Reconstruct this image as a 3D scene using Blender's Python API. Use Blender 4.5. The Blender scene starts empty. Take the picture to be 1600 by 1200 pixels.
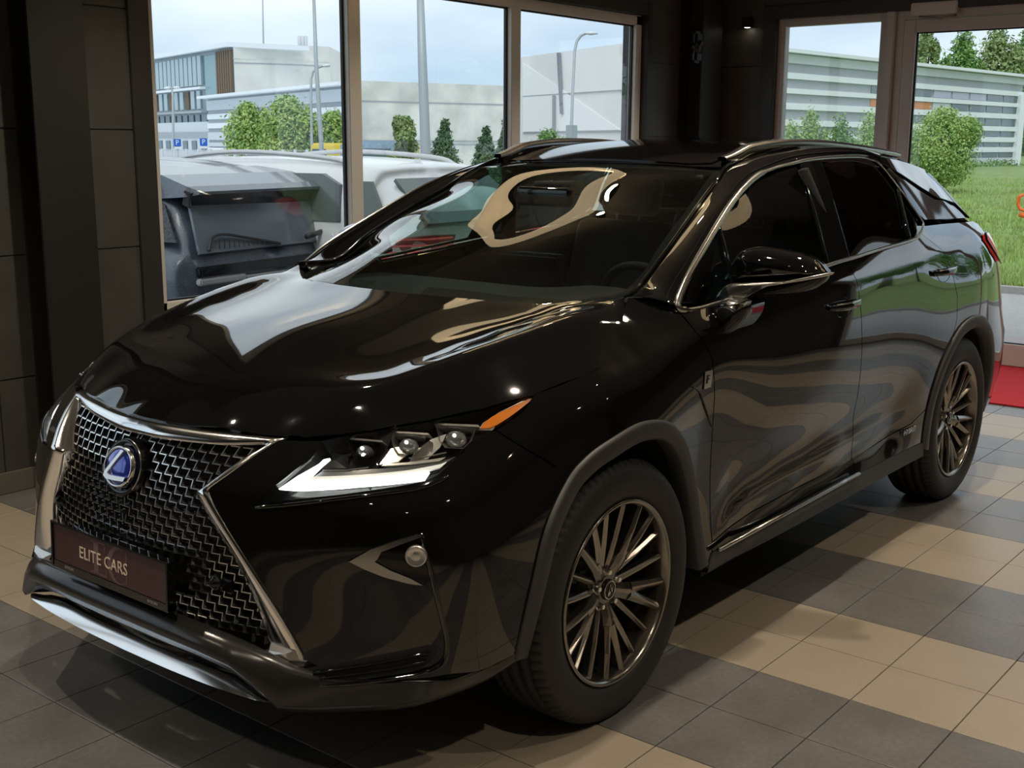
import bpy, bmesh, math, random
import numpy as np
from mathutils import Vector, Matrix, Euler
from mathutils.geometry import delaunay_2d_cdt
random.seed(7); RNG = np.random.default_rng(7)
D = bpy.data; SC = bpy.context.scene; COL = SC.collection
PI = math.pi

# ---------------------------------------------------------------- camera
CAM_C = np.array([2.64366936, 2.66054265, 1.6146308])
YAW, PITCH, ROLL, FPX = -2.46354586, 0.2012269, 0.00538227, 1852.52242
_fw = np.array([math.cos(YAW)*math.cos(PITCH), math.sin(YAW)*math.cos(PITCH), -math.sin(PITCH)])
_rt = np.cross(_fw, [0, 0, 1.0]); _rt /= np.linalg.norm(_rt); _up = np.cross(_rt, _fw)
_c, _s = math.cos(ROLL), math.sin(ROLL)
_rt, _up = _c*_rt+_s*_up, -_s*_rt+_c*_up
cd = D.cameras.new('camera'); cam = D.objects.new('camera', cd); COL.objects.link(cam)
cd.sensor_fit = 'HORIZONTAL'; cd.sensor_width = 36.0; cd.lens = 36.0*FPX/1600
cd.clip_start = 0.05; cd.clip_end = 600
M3 = Matrix([_rt, _up, -_fw]).transposed()
cam.matrix_world = Matrix.Translation(CAM_C) @ M3.to_4x4()
SC.camera = cam
SC.view_settings.view_transform = 'Standard'; SC.view_settings.look = 'None'
SC.view_settings.gamma = 1; SC.view_settings.use_curve_mapping = False
SC.view_settings.exposure = 0.22

# ---------------------------------------------------------------- sky
W = D.worlds.new('sky'); SC.world = W; W.use_nodes = True
nt = W.node_tree; nt.nodes.clear()
def wn(t, **k):
    n = nt.nodes.new(t)
    for a, b in k.items(): setattr(n, a, b)
    return n
tc = wn('ShaderNodeTexCoord'); sep = wn('ShaderNodeSeparateXYZ'); nt.links.new(tc.outputs['Generated'], sep.inputs[0])
ramp = wn('ShaderNodeValToRGB')
nt.links.new(sep.outputs['Z'], ramp.inputs[0])
cr = ramp.color_ramp; cr.elements[0].position = 0.0; cr.elements[0].color = (.50, .64, .76, 1)
cr.elements[1].position = 1.0; cr.elements[1].color = (.85, .90, .95, 1)
e = cr.elements.new(.12); e.color = (.40, .55, .72, 1)
e = cr.elements.new(.35); e.color = (.55, .66, .78, 1)
noi = wn('ShaderNodeTexNoise'); noi.inputs['Scale'].default_value = 2.2; noi.inputs['Detail'].default_value = 4
mp = wn('ShaderNodeMapping'); mp.inputs['Scale'].default_value = (1, 1, 2.6)
nt.links.new(tc.outputs['Generated'], mp.inputs[0]); nt.links.new(mp.outputs[0], noi.inputs['Vector'])
r2 = wn('ShaderNodeValToRGB'); nt.links.new(noi.outputs[0], r2.inputs[0])
r2.color_ramp.elements[0].position = .42; r2.color_ramp.elements[0].color = (0, 0, 0, 1)
r2.color_ramp.elements[1].position = .66; r2.color_ramp.elements[1].color = (1, 1, 1, 1)
mx = wn('ShaderNodeMixRGB'); nt.links.new(r2.outputs[0], mx.inputs[0]); nt.links.new(ramp.outputs[0], mx.inputs[1])
mx.inputs[2].default_value = (.80, .88, .93, 1)
bg = wn('ShaderNodeBackground'); bg.inputs[1].default_value = 1.16
nt.links.new(mx.outputs[0], bg.inputs[0]); wo = wn('ShaderNodeOutputWorld'); nt.links.new(bg.outputs[0], wo.inputs[0])
sd = D.lights.new('sun', 'SUN'); sd.energy = 1.0; sd.angle = math.radians(25); sd.color = (1, .97, .9)
so = D.objects.new('sun', sd); COL.objects.link(so); so.rotation_euler = (math.radians(40), 0, math.radians(120))

# ---------------------------------------------------------------- helpers
def ray(px, py):
    d = _fw*FPX + _rt*(px-800.0) + _up*(600.0-py)
    return CAM_C, d/np.linalg.norm(d)
def at(px, py, ax, val):
    """the point of a sight line where coordinate ax takes the value val"""
    c, d = ray(px, py); s = (val-c[ax])/d[ax]; return c+s*d
def far(px, py, dist):
    c, d = ray(px, py); return c+d*(dist/(d@_fw))
def proj(P):
    d = np.atleast_2d(P)-CAM_C; z = d@_fw
    return np.stack([800+FPX*(d@_rt)/z, 600-FPX*(d@_up)/z], -1)

MATS = {}
def mat(name, col, rough=.5, metal=0, **k):
    if name in MATS: return MATS[name]
    m = D.materials.new(name); m.use_nodes = True; b = m.node_tree.nodes['Principled BSDF']
    b.inputs['Base Color'].default_value = (*col, 1); b.inputs['Roughness'].default_value = rough
    b.inputs['Metallic'].default_value = metal
    if 'ior' in k: b.inputs['IOR'].default_value = k['ior']
    if 'spec' in k: b.inputs['Specular IOR Level'].default_value = k['spec']
    if 'coat' in k: b.inputs['Coat Weight'].default_value = k['coat']; b.inputs['Coat Roughness'].default_value = .02
    if 'emit' in k:
        b.inputs['Emission Color'].default_value = (*k.get('ecol', col), 1); b.inputs['Emission Strength'].default_value = k['emit']
    if 'noise' in k:      # (scale, amount, bump)
        sc, am, bu = k['noise']; t = m.node_tree
        n = t.nodes.new('ShaderNodeTexNoise'); n.inputs['Scale'].default_value = sc; n.inputs['Detail'].default_value = 5
        co = t.nodes.new('ShaderNodeTexCoord'); t.links.new(co.outputs['Object'], n.inputs['Vector'])
        r = t.nodes.new('ShaderNodeMapRange'); r.inputs[1].default_value = .3; r.inputs[2].default_value = .7
        r.inputs[3].default_value = 1-am; r.inputs[4].default_value = 1+am; t.links.new(n.outputs[0], r.inputs[0])
        x = t.nodes.new('ShaderNodeVectorMath'); x.operation = 'SCALE'; x.inputs[0].default_value = col
        t.links.new(r.outputs[0], x.inputs['Scale']); t.links.new(x.outputs[0], b.inputs['Base Color'])
        if bu:
            bp = t.nodes.new('ShaderNodeBump'); bp.inputs['Strength'].default_value = bu; bp.inputs['Distance'].default_value = .01
            t.links.new(n.outputs[0], bp.inputs['Height']); t.links.new(bp.outputs[0], b.inputs['Normal'])
    MATS[name] = m; return m
def glass(name, tint, ior=1.5, rough=0.0, gl=(1, 1, 1), boost=1.0):
    m = D.materials.new(name); m.use_nodes = True; t = m.node_tree; t.nodes.clear()
    o = t.nodes.new('ShaderNodeOutputMaterial'); mix = t.nodes.new('ShaderNodeMixShader')
    ge = t.nodes.new('ShaderNodeNewGeometry'); dp = t.nodes.new('ShaderNodeVectorMath'); dp.operation = 'DOT_PRODUCT'
    t.links.new(ge.outputs['Normal'], dp.inputs[0]); t.links.new(ge.outputs['Incoming'], dp.inputs[1])
    def mth(op, a, b=None, clamp=False):
        n = t.nodes.new('ShaderNodeMath'); n.operation = op; n.use_clamp = clamp
        for i, v in enumerate((a, b)):
            if v is None: continue
            if isinstance(v, (int, float)): n.inputs[i].default_value = v
            else: t.links.new(v, n.inputs[i])
        return n.outputs[0]
    f0 = ((ior-1)/(ior+1))**2*boost
    c_ = mth('ABSOLUTE', dp.outputs['Value']); q = mth('POWER', mth('SUBTRACT', 1.0, c_, True), 5.0)
    fac = mth('ADD', mth('MULTIPLY', q, 1-f0), f0, True)
    tr = t.nodes.new('ShaderNodeBsdfTransparent'); tr.inputs[0].default_value = (*tint, 1)
    g = t.nodes.new('ShaderNodeBsdfGlossy'); g.inputs['Roughness'].default_value = rough; g.inputs['Color'].default_value = (*gl, 1)
    t.links.new(fac, mix.inputs[0])
    t.links.new(tr.outputs[0], mix.inputs[1]); t.links.new(g.outputs[0], mix.inputs[2]); t.links.new(mix.outputs[0], o.inputs[0])
    MATS[name] = m; return m

def link(o, parent=None):
    COL.objects.link(o)
    if parent is not None: o.parent = parent
    return o
def thing(name, label=None, cat=None, loc=(0, 0, 0), rz=0, group=None, kind=None):
    o = D.objects.new(name, None); o.empty_display_size = .1; o.location = loc; o.rotation_euler = (0, 0, rz); link(o)
    tag(o, label, cat, group, kind); return o
def tag(o, label=None, cat=None, group=None, kind=None):
    if label: o['label'] = label
    if cat: o['category'] = cat
    if group: o['group'] = group
    if kind: o['kind'] = kind
    return o
def meshobj(name, V, F, m, parent=None, smooth=False, normals=None, matidx=None, label=None):
    me = D.meshes.new(name); me.from_pydata([tuple(map(float, v)) for v in V], [], [tuple(map(int, f)) for f in F])
    for mm in (m if isinstance(m, (list, tuple)) else [m]): me.materials.append(mm)
    if matidx is not None: me.polygons.foreach_set('material_index', matidx)
    if smooth: me.polygons.foreach_set('use_smooth', [True]*len(me.polygons))
    me.update()
    if normals is not None: me.normals_split_custom_set_from_vertices([tuple(map(float, n)) for n in normals])
    o = D.objects.new(name, me); link(o, parent)
    if label: o['label'] = label
    return o
class MB:
    """collects pieces of ONE mesh"""
    def __init__(s): s.V = []; s.F = []; s.S = []
    def add(s, V, F, smooth=False):
        n = len(s.V); s.V += [tuple(map(float, v)) for v in V]; s.F += [tuple(int(i)+n for i in f) for f in F]; s.S += [smooth]*len(F); return s
    def box(s, a, b, bev=0):
        x0, y0, z0 = a; x1, y1, z1 = b
        if bev <= 0:
            V = [(x, y, z) for z in (z0, z1) for y in (y0, y1) for x in (x0, x1)]
            return s.add(V, [(0, 2, 3, 1), (4, 5, 7, 6), (0, 1, 5, 4), (2, 6, 7, 3), (0, 4, 6, 2), (1, 3, 7, 5)])
        bm = bmesh.new(); bmesh.ops.create_cube(bm, size=1)
        for v in bm.verts: v.co = Vector(((x0+x1)/2+v.co.x*(x1-x0), (y0+y1)/2+v.co.y*(y1-y0), (z0+z1)/2+v.co.z*(z1-z0)))
        bmesh.ops.bevel(bm, geom=list(bm.edges), offset=bev, segments=2, affect='EDGES')
        s.bm(bm, False); bm.free(); return s
    def bm(s, bm, smooth=False):
        bm.verts.ensure_lookup_table(); bm.verts.index_update()
        return s.add([v.co[:] for v in bm.verts], [[v.index for v in f.verts] for f in bm.faces], smooth)
    def prism(s, poly, d):
        """polygon (3-D points) pushed along vector d"""
        n = len(poly); P = [np.array(p, float) for p in poly]; d = np.array(d, float)
        V = P+[p+d for p in P]
        return s.add(V, [tuple(range(n))[::-1], tuple(range(n, 2*n))]+[(i, (i+1) % n, n+(i+1) % n, n+i) for i in range(n)])
    def tube(s, pts, r, n=8, cap=True, up=None, closed=False, flat=1.0):
        pts = [np.array(p, float) for p in pts]; m = len(pts); rr = r if hasattr(r, '__len__') else [r]*m
        V = []; prev = None
        for i, p in enumerate(pts):
            a = pts[(i-1) % m] if closed or i > 0 else p; b = pts[(i+1) % m] if closed or i < m-1 else p
            t = b-a; t /= (np.linalg.norm(t)+1e-12)
            if prev is None:
                ref = np.array(up if up is not None else ((0, 0, 1) if abs(t[2]) < .9 else (1, 0, 0)), float)
            else: ref = prev
            u = ref-t*(ref@t); u /= (np.linalg.norm(u)+1e-12); prev = u; w = np.cross(t, u)
            for k in range(n):
                an = 2*PI*(k+.5)/n; V.append(p+rr[i]*(math.cos(an)*u*flat+math.sin(an)*w))
        F = []; seg = m if closed else m-1
        for i in range(seg):
            j = (i+1) % m
            for k in range(n): F.append((i*n+k, i*n+(k+1) % n, j*n+(k+1) % n, j*n+k))
        if cap and not closed: F.append(tuple(range(n))[::-1]); F.append(tuple((m-1)*n+k for k in range(n)))
        return s.add(V, F, n > 5)
    def lathe(s, prof, n=48, axis='y', c=(0, 0, 0), closed=False, smooth=True):
        """profile of (radius, offset along the axis)"""
        V = []; m = len(prof)
        for k in range(n):
            a = 2*PI*k/n
            for r, h in prof:
                p = {'y': (r*math.cos(a), h, r*math.sin(a)), 'z': (r*math.cos(a), r*math.sin(a), h), 'x': (h, r*math.cos(a), r*math.sin(a))}[axis]
                V.append((p[0]+c[0], p[1]+c[1], p[2]+c[2]))
        F = []
        for k in range(n):
            k2 = (k+1) % n
            for i in range(m if closed else m-1):
                i2 = (i+1) % m; F.append((k*m+i, k2*m+i, k2*m+i2, k*m+i2))
        return s.add(V, F, smooth)
    def build(s, name, m, parent=None, label=None, fix=True):
        me = D.meshes.new(name); me.from_pydata(s.V, [], s.F)
        for mm in (m if isinstance(m, (list, tuple)) else [m]): me.materials.append(mm)
        me.polygons.foreach_set('use_smooth', s.S)
        if fix:
            b = bmesh.new(); b.from_mesh(me); bmesh.ops.recalc_face_normals(b, faces=list(b.faces)); b.to_mesh(me); b.free()
        me.update(); o = D.objects.new(name, me); link(o, parent)
        if label: o['label'] = label
        return o
def mirror_obj(o, name=None, parent=None):
    """a mirror copy (y -> -y) with its own mesh"""
    me = o.data.copy(); n = len(me.vertices); co = np.empty(n*3); me.vertices.foreach_get('co', co); co = co.reshape(-1, 3)
    nn = None
    if me.has_custom_normals:
        nn = np.empty(len(me.loops)*3); me.loops.foreach_get('normal', nn) if hasattr(me.loops[0], 'normal') else None; nn = nn.reshape(-1, 3)
        V = co*[1, -1, 1]; vn = np.zeros((n, 3))
        for l, q in zip(me.loops, nn): vn[l.vertex_index] = q
        F = [tuple(p.vertices)[::-1] for p in me.polygons]; mi = [p.material_index for p in me.polygons]
        return meshobj(name or o.name.split('.')[0], V, F, list(me.materials), parent or o.parent, True, vn*[1, -1, 1], mi, o.get('label'))
    co[:, 1] *= -1; me.vertices.foreach_set('co', co.ravel()); me.flip_normals(); me.update()
    c = D.objects.new(name or o.name.split('.')[0], me); link(c, parent or o.parent)
    if o.get('label'): c['label'] = o['label']
    return c
def catmull(P, n=8, closed=False):
    P = np.array(P, float); m = len(P); out = []
    for i in range(m if closed else m-1):
        g = (lambda k: P[k % m]) if closed else (lambda k: P[min(max(k, 0), m-1)])
        a, b, c, d = g(i-1), g(i), g(i+1), g(i+2)
        if not closed and i == 0: a = 2*b-c
        if not closed and i == m-2: d = 2*c-b
        for t in np.linspace(0, 1, n, endpoint=False):
            out.append(.5*((2*b)+(-a+c)*t+(2*a-5*b+4*c-d)*t*t+(-a+3*b-3*c+d)*t**3))
    if not closed: out.append(P[-1])
    return np.array(out)
def resample(P, n):
    P = np.array(P, float); L = np.r_[0, np.cumsum(np.linalg.norm(np.diff(P, axis=0), axis=1))]
    t = np.linspace(0, L[-1], n); return np.stack([np.interp(t, L, P[:, k]) for k in range(P.shape[1])], -1)
def loft(curves, name, m, parent=None, smooth=True, flip=False, closed=False, label=None, thick=0):
    """surface through curves that all have the same number of points"""
    A = np.array(curves); a, b = A.shape[:2]; V = A.reshape(-1, 3); F = []
    for i in range(a-1):
        for j in range(b if closed else b-1):
            j2 = (j+1) % b; f = (i*b+j, i*b+j2, (i+1)*b+j2, (i+1)*b+j); F.append(f[::-1] if flip else f)
    o = meshobj(name, V, F, m, parent, smooth, label=label)
    if thick:
        md = o.modifiers.new('s', 'SOLIDIFY'); md.thickness = thick; md.offset = -1
    return o

# ---------------------------------------------------------------- smooth fields through scattered points
class TPS:
    def __init__(s, P, lam=1e-7):
        P = np.array(P, float); _, ix = np.unique(np.round(P[:, :2], 4), axis=0, return_index=True); P = P[ix]
        L = P[:, 3] if P.shape[1] > 3 else np.full(len(P), lam)
        X = P[:, :2]; n = len(X); s.X = X
        K = s.k(X, X)+np.diag(L); A = np.zeros((n+3, n+3)); A[:n, :n] = K; A[:n, n] = 1; A[:n, n+1:] = X; A[n, :n] = 1; A[n+1:, :n] = X.T
        s.w = np.linalg.solve(A, np.r_[P[:, 2], 0, 0, 0])
    @staticmethod
    def k(A, B):
        return ((A[:, None]-B[None])**2).sum(-1)**1.5
    def __call__(s, Q):
        Q = np.atleast_2d(np.array(Q, float)); return s.k(Q, s.X)@s.w[:-3]+s.w[-3]+Q@s.w[-2:]
DBG = False
class Surf:
    """kind 'xz': y=f(x,z); 'xy': z=f(x,y); 'sz': corner, s=(y-x)/r2, d=(x+y)/r2"""
    def __init__(s, kind, pts, box, extra=None, lam=1e-7, ntight=0):
        s.kind = kind; P = np.array(pts, float); s.extra = extra; s.box = box
        if kind == 'xz': Q = P[:, [0, 2, 1]].copy()
        elif kind == 'xy': Q = P[:, [0, 1, 2]].copy()
        else: Q = np.stack([(P[:, 1]-P[:, 0])/2**.5, P[:, 2], (P[:, 0]+P[:, 1])/2**.5], -1)
        if extra is not None: Q[:, 2] -= extra(Q[:, :2])
        n1 = len(Q)-ntight; s.f = TPS(np.c_[Q, np.r_[np.full(n1, lam), np.full(ntight, 1e-8)]])
        if DBG:
            rs = s.f(Q[:, :2])-Q[:, 2]; k = np.argsort(-abs(rs))[:6]; print('RES', kind, [(Q[i, :2].round(2).tolist(), round(float(rs[i]), 4)) for i in k])
        u = np.linspace(box[0], box[1], 50); v = np.linspace(box[2], box[3], 40); g = np.stack(np.meshgrid(u, v), -1).reshape(-1, 2)
        s.g = g; s.gp = proj(s.P(g))
    def h(s, Q):
        r = s.f(Q)
        return r if s.extra is None else r+s.extra(Q)
    def P(s, Q):
        Q = np.atleast_2d(np.array(Q, float)); d = s.h(Q)
        if s.kind == 'xz': return np.stack([Q[:, 0], d, Q[:, 1]], -1)
        if s.kind == 'xy': return np.stack([Q[:, 0], Q[:, 1], d], -1)
        return np.stack([(d-Q[:, 0])/2**.5, (d+Q[:, 0])/2**.5, Q[:, 1]], -1)
    def uv(s, P):
        P = np.atleast_2d(np.array(P, float))
        if s.kind == 'xz': return P[:, [0, 2]]
        if s.kind == 'xy': return P[:, [0, 1]]
        return np.stack([(P[:, 1]-P[:, 0])/2**.5, P[:, 2]], -1)
    def N(s, Q):
        e = 2e-3; a = s.P(Q+[e, 0])-s.P(Q-[e, 0]); b = s.P(Q+[0, e])-s.P(Q-[0, e]); n = np.cross(a, b)
        n /= np.linalg.norm(n, axis=1)[:, None]; ref = {'xz': (0, 1, 0), 'xy': (0, 0, 1), 'sz': (1, 1, 0)}[s.kind]
        return n*np.sign(n@np.array(ref, float))[:, None]
    def px(s, pts):
        """where the sight lines through these picture points meet the surface"""
        out = []
        for q in pts:
            q = np.array(q, float); i = np.argmin(((s.gp-q)**2).sum(1)); u = s.g[i].copy()
            for _ in range(12):
                e = 1e-4; B = np.array([u, u+[e, 0], u+[0, e]]); p = proj(s.P(B)); J = np.stack([(p[1]-p[0])/e, (p[2]-p[0])/e], -1)
                try: st = np.linalg.solve(J.T@J+1e-3*np.eye(2), J.T@(q-p[0]))
                except Exception: break
                ln = np.linalg.norm(st); st = st*min(1, .08/(ln+1e-9)); u = u+st
                if ln < 1e-5: break
            out.append(u)
        return np.array(out)
def inside(Q, poly):
    x, y = Q[:, 0], Q[:, 1]; r = np.zeros(len(Q), bool); n = len(poly); j = n-1
    for i in range(n):
        a, b = poly[i], poly[j]
        c = ((a[1] > y) != (b[1] > y)) & (x < (b[0]-a[0])*(y-a[1])/((b[1]-a[1]) or 1e-12)+a[0]); r ^= c; j = i
    return r
def segdist(Q, poly):
    d = np.full(len(Q), 9e9)
    for i in range(len(poly)):
        a, b = poly[i], poly[(i+1) % len(poly)]; ab = b-a; t = np.clip(((Q-a)@ab)/(ab@ab+1e-12), 0, 1)
        d = np.minimum(d, np.linalg.norm(Q-(a+t[:, None]*ab), axis=1))
    return d
def patch(S, poly, name, m, parent, res=.022, thick=.012, off=0, label=None, mirror=True, both=False, sharp=None):
    """a panel: the part of surface S inside an outline given in the surface's own coordinates"""
    poly = np.array(poly, float); n = len(poly); B = []
    for i in range(n):
        a, b = poly[i], poly[(i+1) % n]; k = max(1, int(np.ceil(np.linalg.norm(b-a)/res)))
        for t in range(k): B.append(a+(b-a)*t/k)
    B = np.array(B); lo, hi = B.min(0), B.max(0)
    gu = np.arange(lo[0]+res/2, hi[0], res); gv = np.arange(lo[1]+res/2, hi[1], res)
    g = np.stack(np.meshgrid(gu, gv), -1).reshape(-1, 2)
    if len(g):
        g = g[inside(g, B)]
        if len(g): g = g[segdist(g, B) > res*.45]
    A = np.vstack([B, g]) if len(g) else B
    v, ed, fa, *_ = delaunay_2d_cdt([Vector(q) for q in A], [], [list(range(len(B)))], 1, 1e-6)
    Q = np.array([q[:] for q in v]); P = S.P(Q); N = S.N(Q); P = P+N*off
    cnt = {}; F = []
    for f in fa:
        a, b, c = P[f[0]], P[f[1]], P[f[2]]
        f = tuple(f)
        if np.cross(b-a, c-a)@N[f[0]] < 0: f = f[::-1]
        F.append(f)
        for i in range(len(f)):
            e = (f[i], f[(i+1) % len(f)]); cnt[e] = 1
    V = list(P); NN = list(N)
    if thick:
        # rolled edge then a return flange
        be = [e for e in cnt if (e[1], e[0]) not in cnt]; idx = {}
        def get(i, en):
            if i not in idx:
                k = len(V); V.append(P[i].copy()); V.append(P[i]-N[i]*thick); NN.append(en); NN.append(en); idx[i] = k
            return idx[i]
        for a, b in be:
            t = P[b]-P[a]; en = np.cross(t, N[a]); en /= (np.linalg.norm(en)+1e-9)
            i, j = get(a, en), get(b, en); F.append((i, i+1, j+1, j))
    out = []
    o = meshobj(name, V, F, m, parent, True, NN, label=label); out.append(o)
    if mirror:
        o2 = meshobj(name, [q*[1, -1, 1] for q in V], [f[::-1] for f in F], m, parent, True, [q*[1, -1, 1] for q in NN], label=label); out.append(o2)
    return out
# ================================================================ THE ROOM
YW, XW, ZC = -2.5, -6.35, 3.45           # window wall, door wall, ceiling
XE, YE = 6.5, 8.5
wallm = mat('dark_panel_wall', (.068, .066, .057), .55, noise=(6, .12, 0))
# fine horizontal ribs of the sandwich panels
_t = wallm.node_tree; _b = _t.nodes['Principled BSDF']; _co = _t.nodes.new('ShaderNodeTexCoord'); _sp = _t.nodes.new('ShaderNodeSeparateXYZ'); _m = _t.nodes.new('ShaderNodeMath'); _m.operation = 'PINGPONG'; _m.inputs[1].default_value = .028
_t.links.new(_co.outputs['Object'], _sp.inputs[0]); _t.links.new(_sp.outputs['Z'], _m.inputs[0]); _bp = _t.nodes.new('ShaderNodeBump'); _bp.inputs['Strength'].default_value = .25; _bp.inputs['Distance'].default_value = .02
_cp = _t.nodes.new('ShaderNodeMath'); _cp.operation = 'COMPARE'; _cp.inputs[1].default_value = 0; _cp.inputs[2].default_value = .002; _t.links.new(_m.outputs[0], _cp.inputs[0])
_t.links.new(_cp.outputs[0], _bp.inputs['Height']); _bp.invert = True; _t.links.new(_bp.outputs[0], _b.inputs['Normal'])
trimm = mat('dark_trim', (.035, .034, .032), .45)
steel = mat('column_paint', (.022, .021, .019), .45)
white = mat('white_window_frame', (.64, .61, .57), .35)
doorm = mat('grey_white_door_frame', (.50, .49, .47), .35)
ceilm = mat('dark_ceiling', (.23, .232, .212), .7)
glass('window_glass', (.97, .98, .98), 1.45); gN = MATS['window_glass']

# floor: slab with single tiles
slab = MB(); slab.box((XW-.3, YW-.3, -.12), (XE, YE, -.006)); fl = slab.build('floor', mat('grout', (.10, .09, .08), .7)); tag(fl, kind='structure')
def tilem(name, c1, c2, rough, sc, amt):
    m = mat(name, c1, rough); t = m.node_tree; b = t.nodes['Principled BSDF']; co = t.nodes.new('ShaderNodeTexCoord'); oi = t.nodes.new('ShaderNodeObjectInfo')
    ad = t.nodes.new('ShaderNodeVectorMath'); ad.operation = 'ADD'; t.links.new(co.outputs['Object'], ad.inputs[0]); t.links.new(oi.outputs['Location'], ad.inputs[1])
    n = t.nodes.new('ShaderNodeTexNoise'); n.inputs['Scale'].default_value = sc; n.inputs['Detail'].default_value = 3; t.links.new(ad.outputs[0], n.inputs['Vector'])
    n2 = t.nodes.new('ShaderNodeTexNoise'); n2.inputs['Scale'].default_value = 3.5; n2.inputs['Detail'].default_value = 4; t.links.new(ad.outputs[0], n2.inputs['Vector'])
    r = t.nodes.new('ShaderNodeMapRange'); r.inputs[1].default_value = .35; r.inputs[2].default_value = .65; t.links.new(n.outputs[0], r.inputs[0])
    x = t.nodes.new('ShaderNodeMixRGB'); x.inputs[1].default_value = (*c1, 1); x.inputs[2].default_value = (*c2, 1); t.links.new(r.outputs[0], x.inputs[0])
    r3 = t.nodes.new('ShaderNodeMapRange'); r3.inputs[1].default_value = .3; r3.inputs[2].default_value = .7; r3.inputs[3].default_value = 1-amt; r3.inputs[4].default_value = 1+amt; t.links.new(n2.outputs[0], r3.inputs[0])
    v = t.nodes.new('ShaderNodeVectorMath'); v.operation = 'SCALE'; t.links.new(x.outputs[0], v.inputs[0]); t.links.new(r3.outputs[0], v.inputs['Scale']); t.links.new(v.outputs[0], b.inputs['Base Color'])
    r4 = t.nodes.new('ShaderNodeMapRange'); r4.inputs[3].default_value = rough-.06; r4.inputs[4].default_value = rough+.08; t.links.new(n2.outputs[0], r4.inputs[0]); t.links.new(r4.outputs[0], b.inputs['Roughness'])
    return m
beige = tilem('beige_speckled_tile', (.31, .265, .205), (.25, .21, .16), .34, 260, .06)
dark = tilem('dark_slate_tile', (.135, .13, .125), (.11, .105, .10), .30, 60, .18)
TS = .3005; TX, TY = .0743, .8018
bm = bmesh.new(); bmesh.ops.create_cube(bm, size=1)
for v in bm.verts: v.co = Vector((v.co.x*(TS-.0035), v.co.y*(TS-.0035), v.co.z*.012-.006))
bmesh.ops.bevel(bm, geom=[e for e in bm.edges if all(v.co.z > -.006 for v in e.verts)], offset=.0012, segments=1, affect='EDGES')
bmesh.ops.delete(bm, geom=[f for f in bm.faces if f.normal.z < -.9], context='FACES')
tme = {}
for k, m_ in (('b', beige), ('d', dark)):
    me = D.meshes.new('tile'); bm.to_mesh(me); me.materials.append(m_); tme[k] = me
bm.free()
cells = []
for j in range(-24, 22):
    for i in range(-12, 26):
        x, y = TX-TS*(j+.5), TY+.30*(i+.5)
        if not (XW < x < XE-.1 and YW < y < YE-.1): continue
        p = proj([[x, y, 0]])[0]; dpt = (np.array([x, y, 0])-CAM_C)@_fw
        vis = dpt > .3 and -60 < p[0] < 1660 and 560 < p[1] < 1290
        under = -2.7 < x < .3 and -.8 < y < .8
        cells.append((0 if vis and not under else 1, dpt if dpt > 0 else 50-dpt, x, y, 'd' if (j//2) % 2 == 0 else 'b'))
cells.sort(); st = {'b': MB(), 'd': MB()}
for n, (v_, dp, x, y, k) in enumerate(cells):
    if n < 298: 
        o = D.objects.new('tile', tme[k]); o.location = (x, y, 0); link(o, fl)
    else:
        h = (TS-.0035)/2; st[k].box((x-h, y-h, -.006), (x+h, y+h, 0))
for k, m_ in (('b', beige), ('d', dark)):
    o = st[k].build('far_tiles', m_, fl, fix=False); o['kind'] = 'stuff'

def struct(name, mb, m, parent=None):
    o = mb.build(name, m, parent)
    if parent is None: o['kind'] = 'structure'
    return o
# window wall
WX0, WX1, WZ0, WZ1 = -5.40, -.90, .72, 2.575
QX0, QX1 = .55, 5.4
core = MB(); th = .22
for a, b in (((XW-.3, YW-th, -.1), (WX0, YW-.012, ZC)), ((WX1, YW-th, -.1), (QX0, YW-.012, ZC)), ((QX1, YW-th, -.1), (XE, YW-.012, ZC)), ((QX0, YW-th, -.1), (QX1, YW-.012, WZ0)), ((QX0, YW-th, WZ1), (QX1, YW-.012, ZC)), ((WX0, YW-th, -.1), (WX1, YW-.012, WZ0)), ((WX0, YW-th, WZ1), (WX1, YW-.012, ZC))): core.box(a, b)
wl_ = struct('wall_right', core, trimm)
seams = [-.04, .53, 1.096, 1.663, 2.23, 2.797, 3.364, ZC+.02]
def panels(wall, spans, horizontal_axis, plane, sgn, opening=None):
    for a, b in spans:
        for z0, z1 in zip(seams[:-1], seams[1:]):
            zz = [(max(z0, 0)+.0015, min(z1, ZC)-.0015)]
            if opening and a >= opening[0]-.01 and b <= opening[1]+.01:
                zz = []
                if z0 < opening[2]: zz.append((max(z0, 0)+.003, min(z1-.003, opening[2])))
                if z1 > opening[3]: zz.append((max(z0+.003, opening[3]), min(z1, ZC)-.003))
            for q0, q1 in zz:
                if q1-q0 < .02: continue
                mb = MB()
                if horizontal_axis == 'x': mb.box((a+.002, plane-.012, q0), (b-.002, plane, q1), .003)
                else: mb.box((plane-.012, a+.002, q0), (plane, b-.002, q1), .003)
                mb.build('panel', wallm, wall)
panels(wl_, [(XW, WX0), (WX0, -3.15), (-3.15, WX1), (WX1, -.02), (-.02, QX0), (QX1, XE)], 'x', YW, 1, (WX0, WX1, WZ0, WZ1))
panels(wl_, [(QX0, 3.0), (3.0, QX1)], 'x', YW, 1, (QX0, QX1, WZ0, WZ1))
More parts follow.
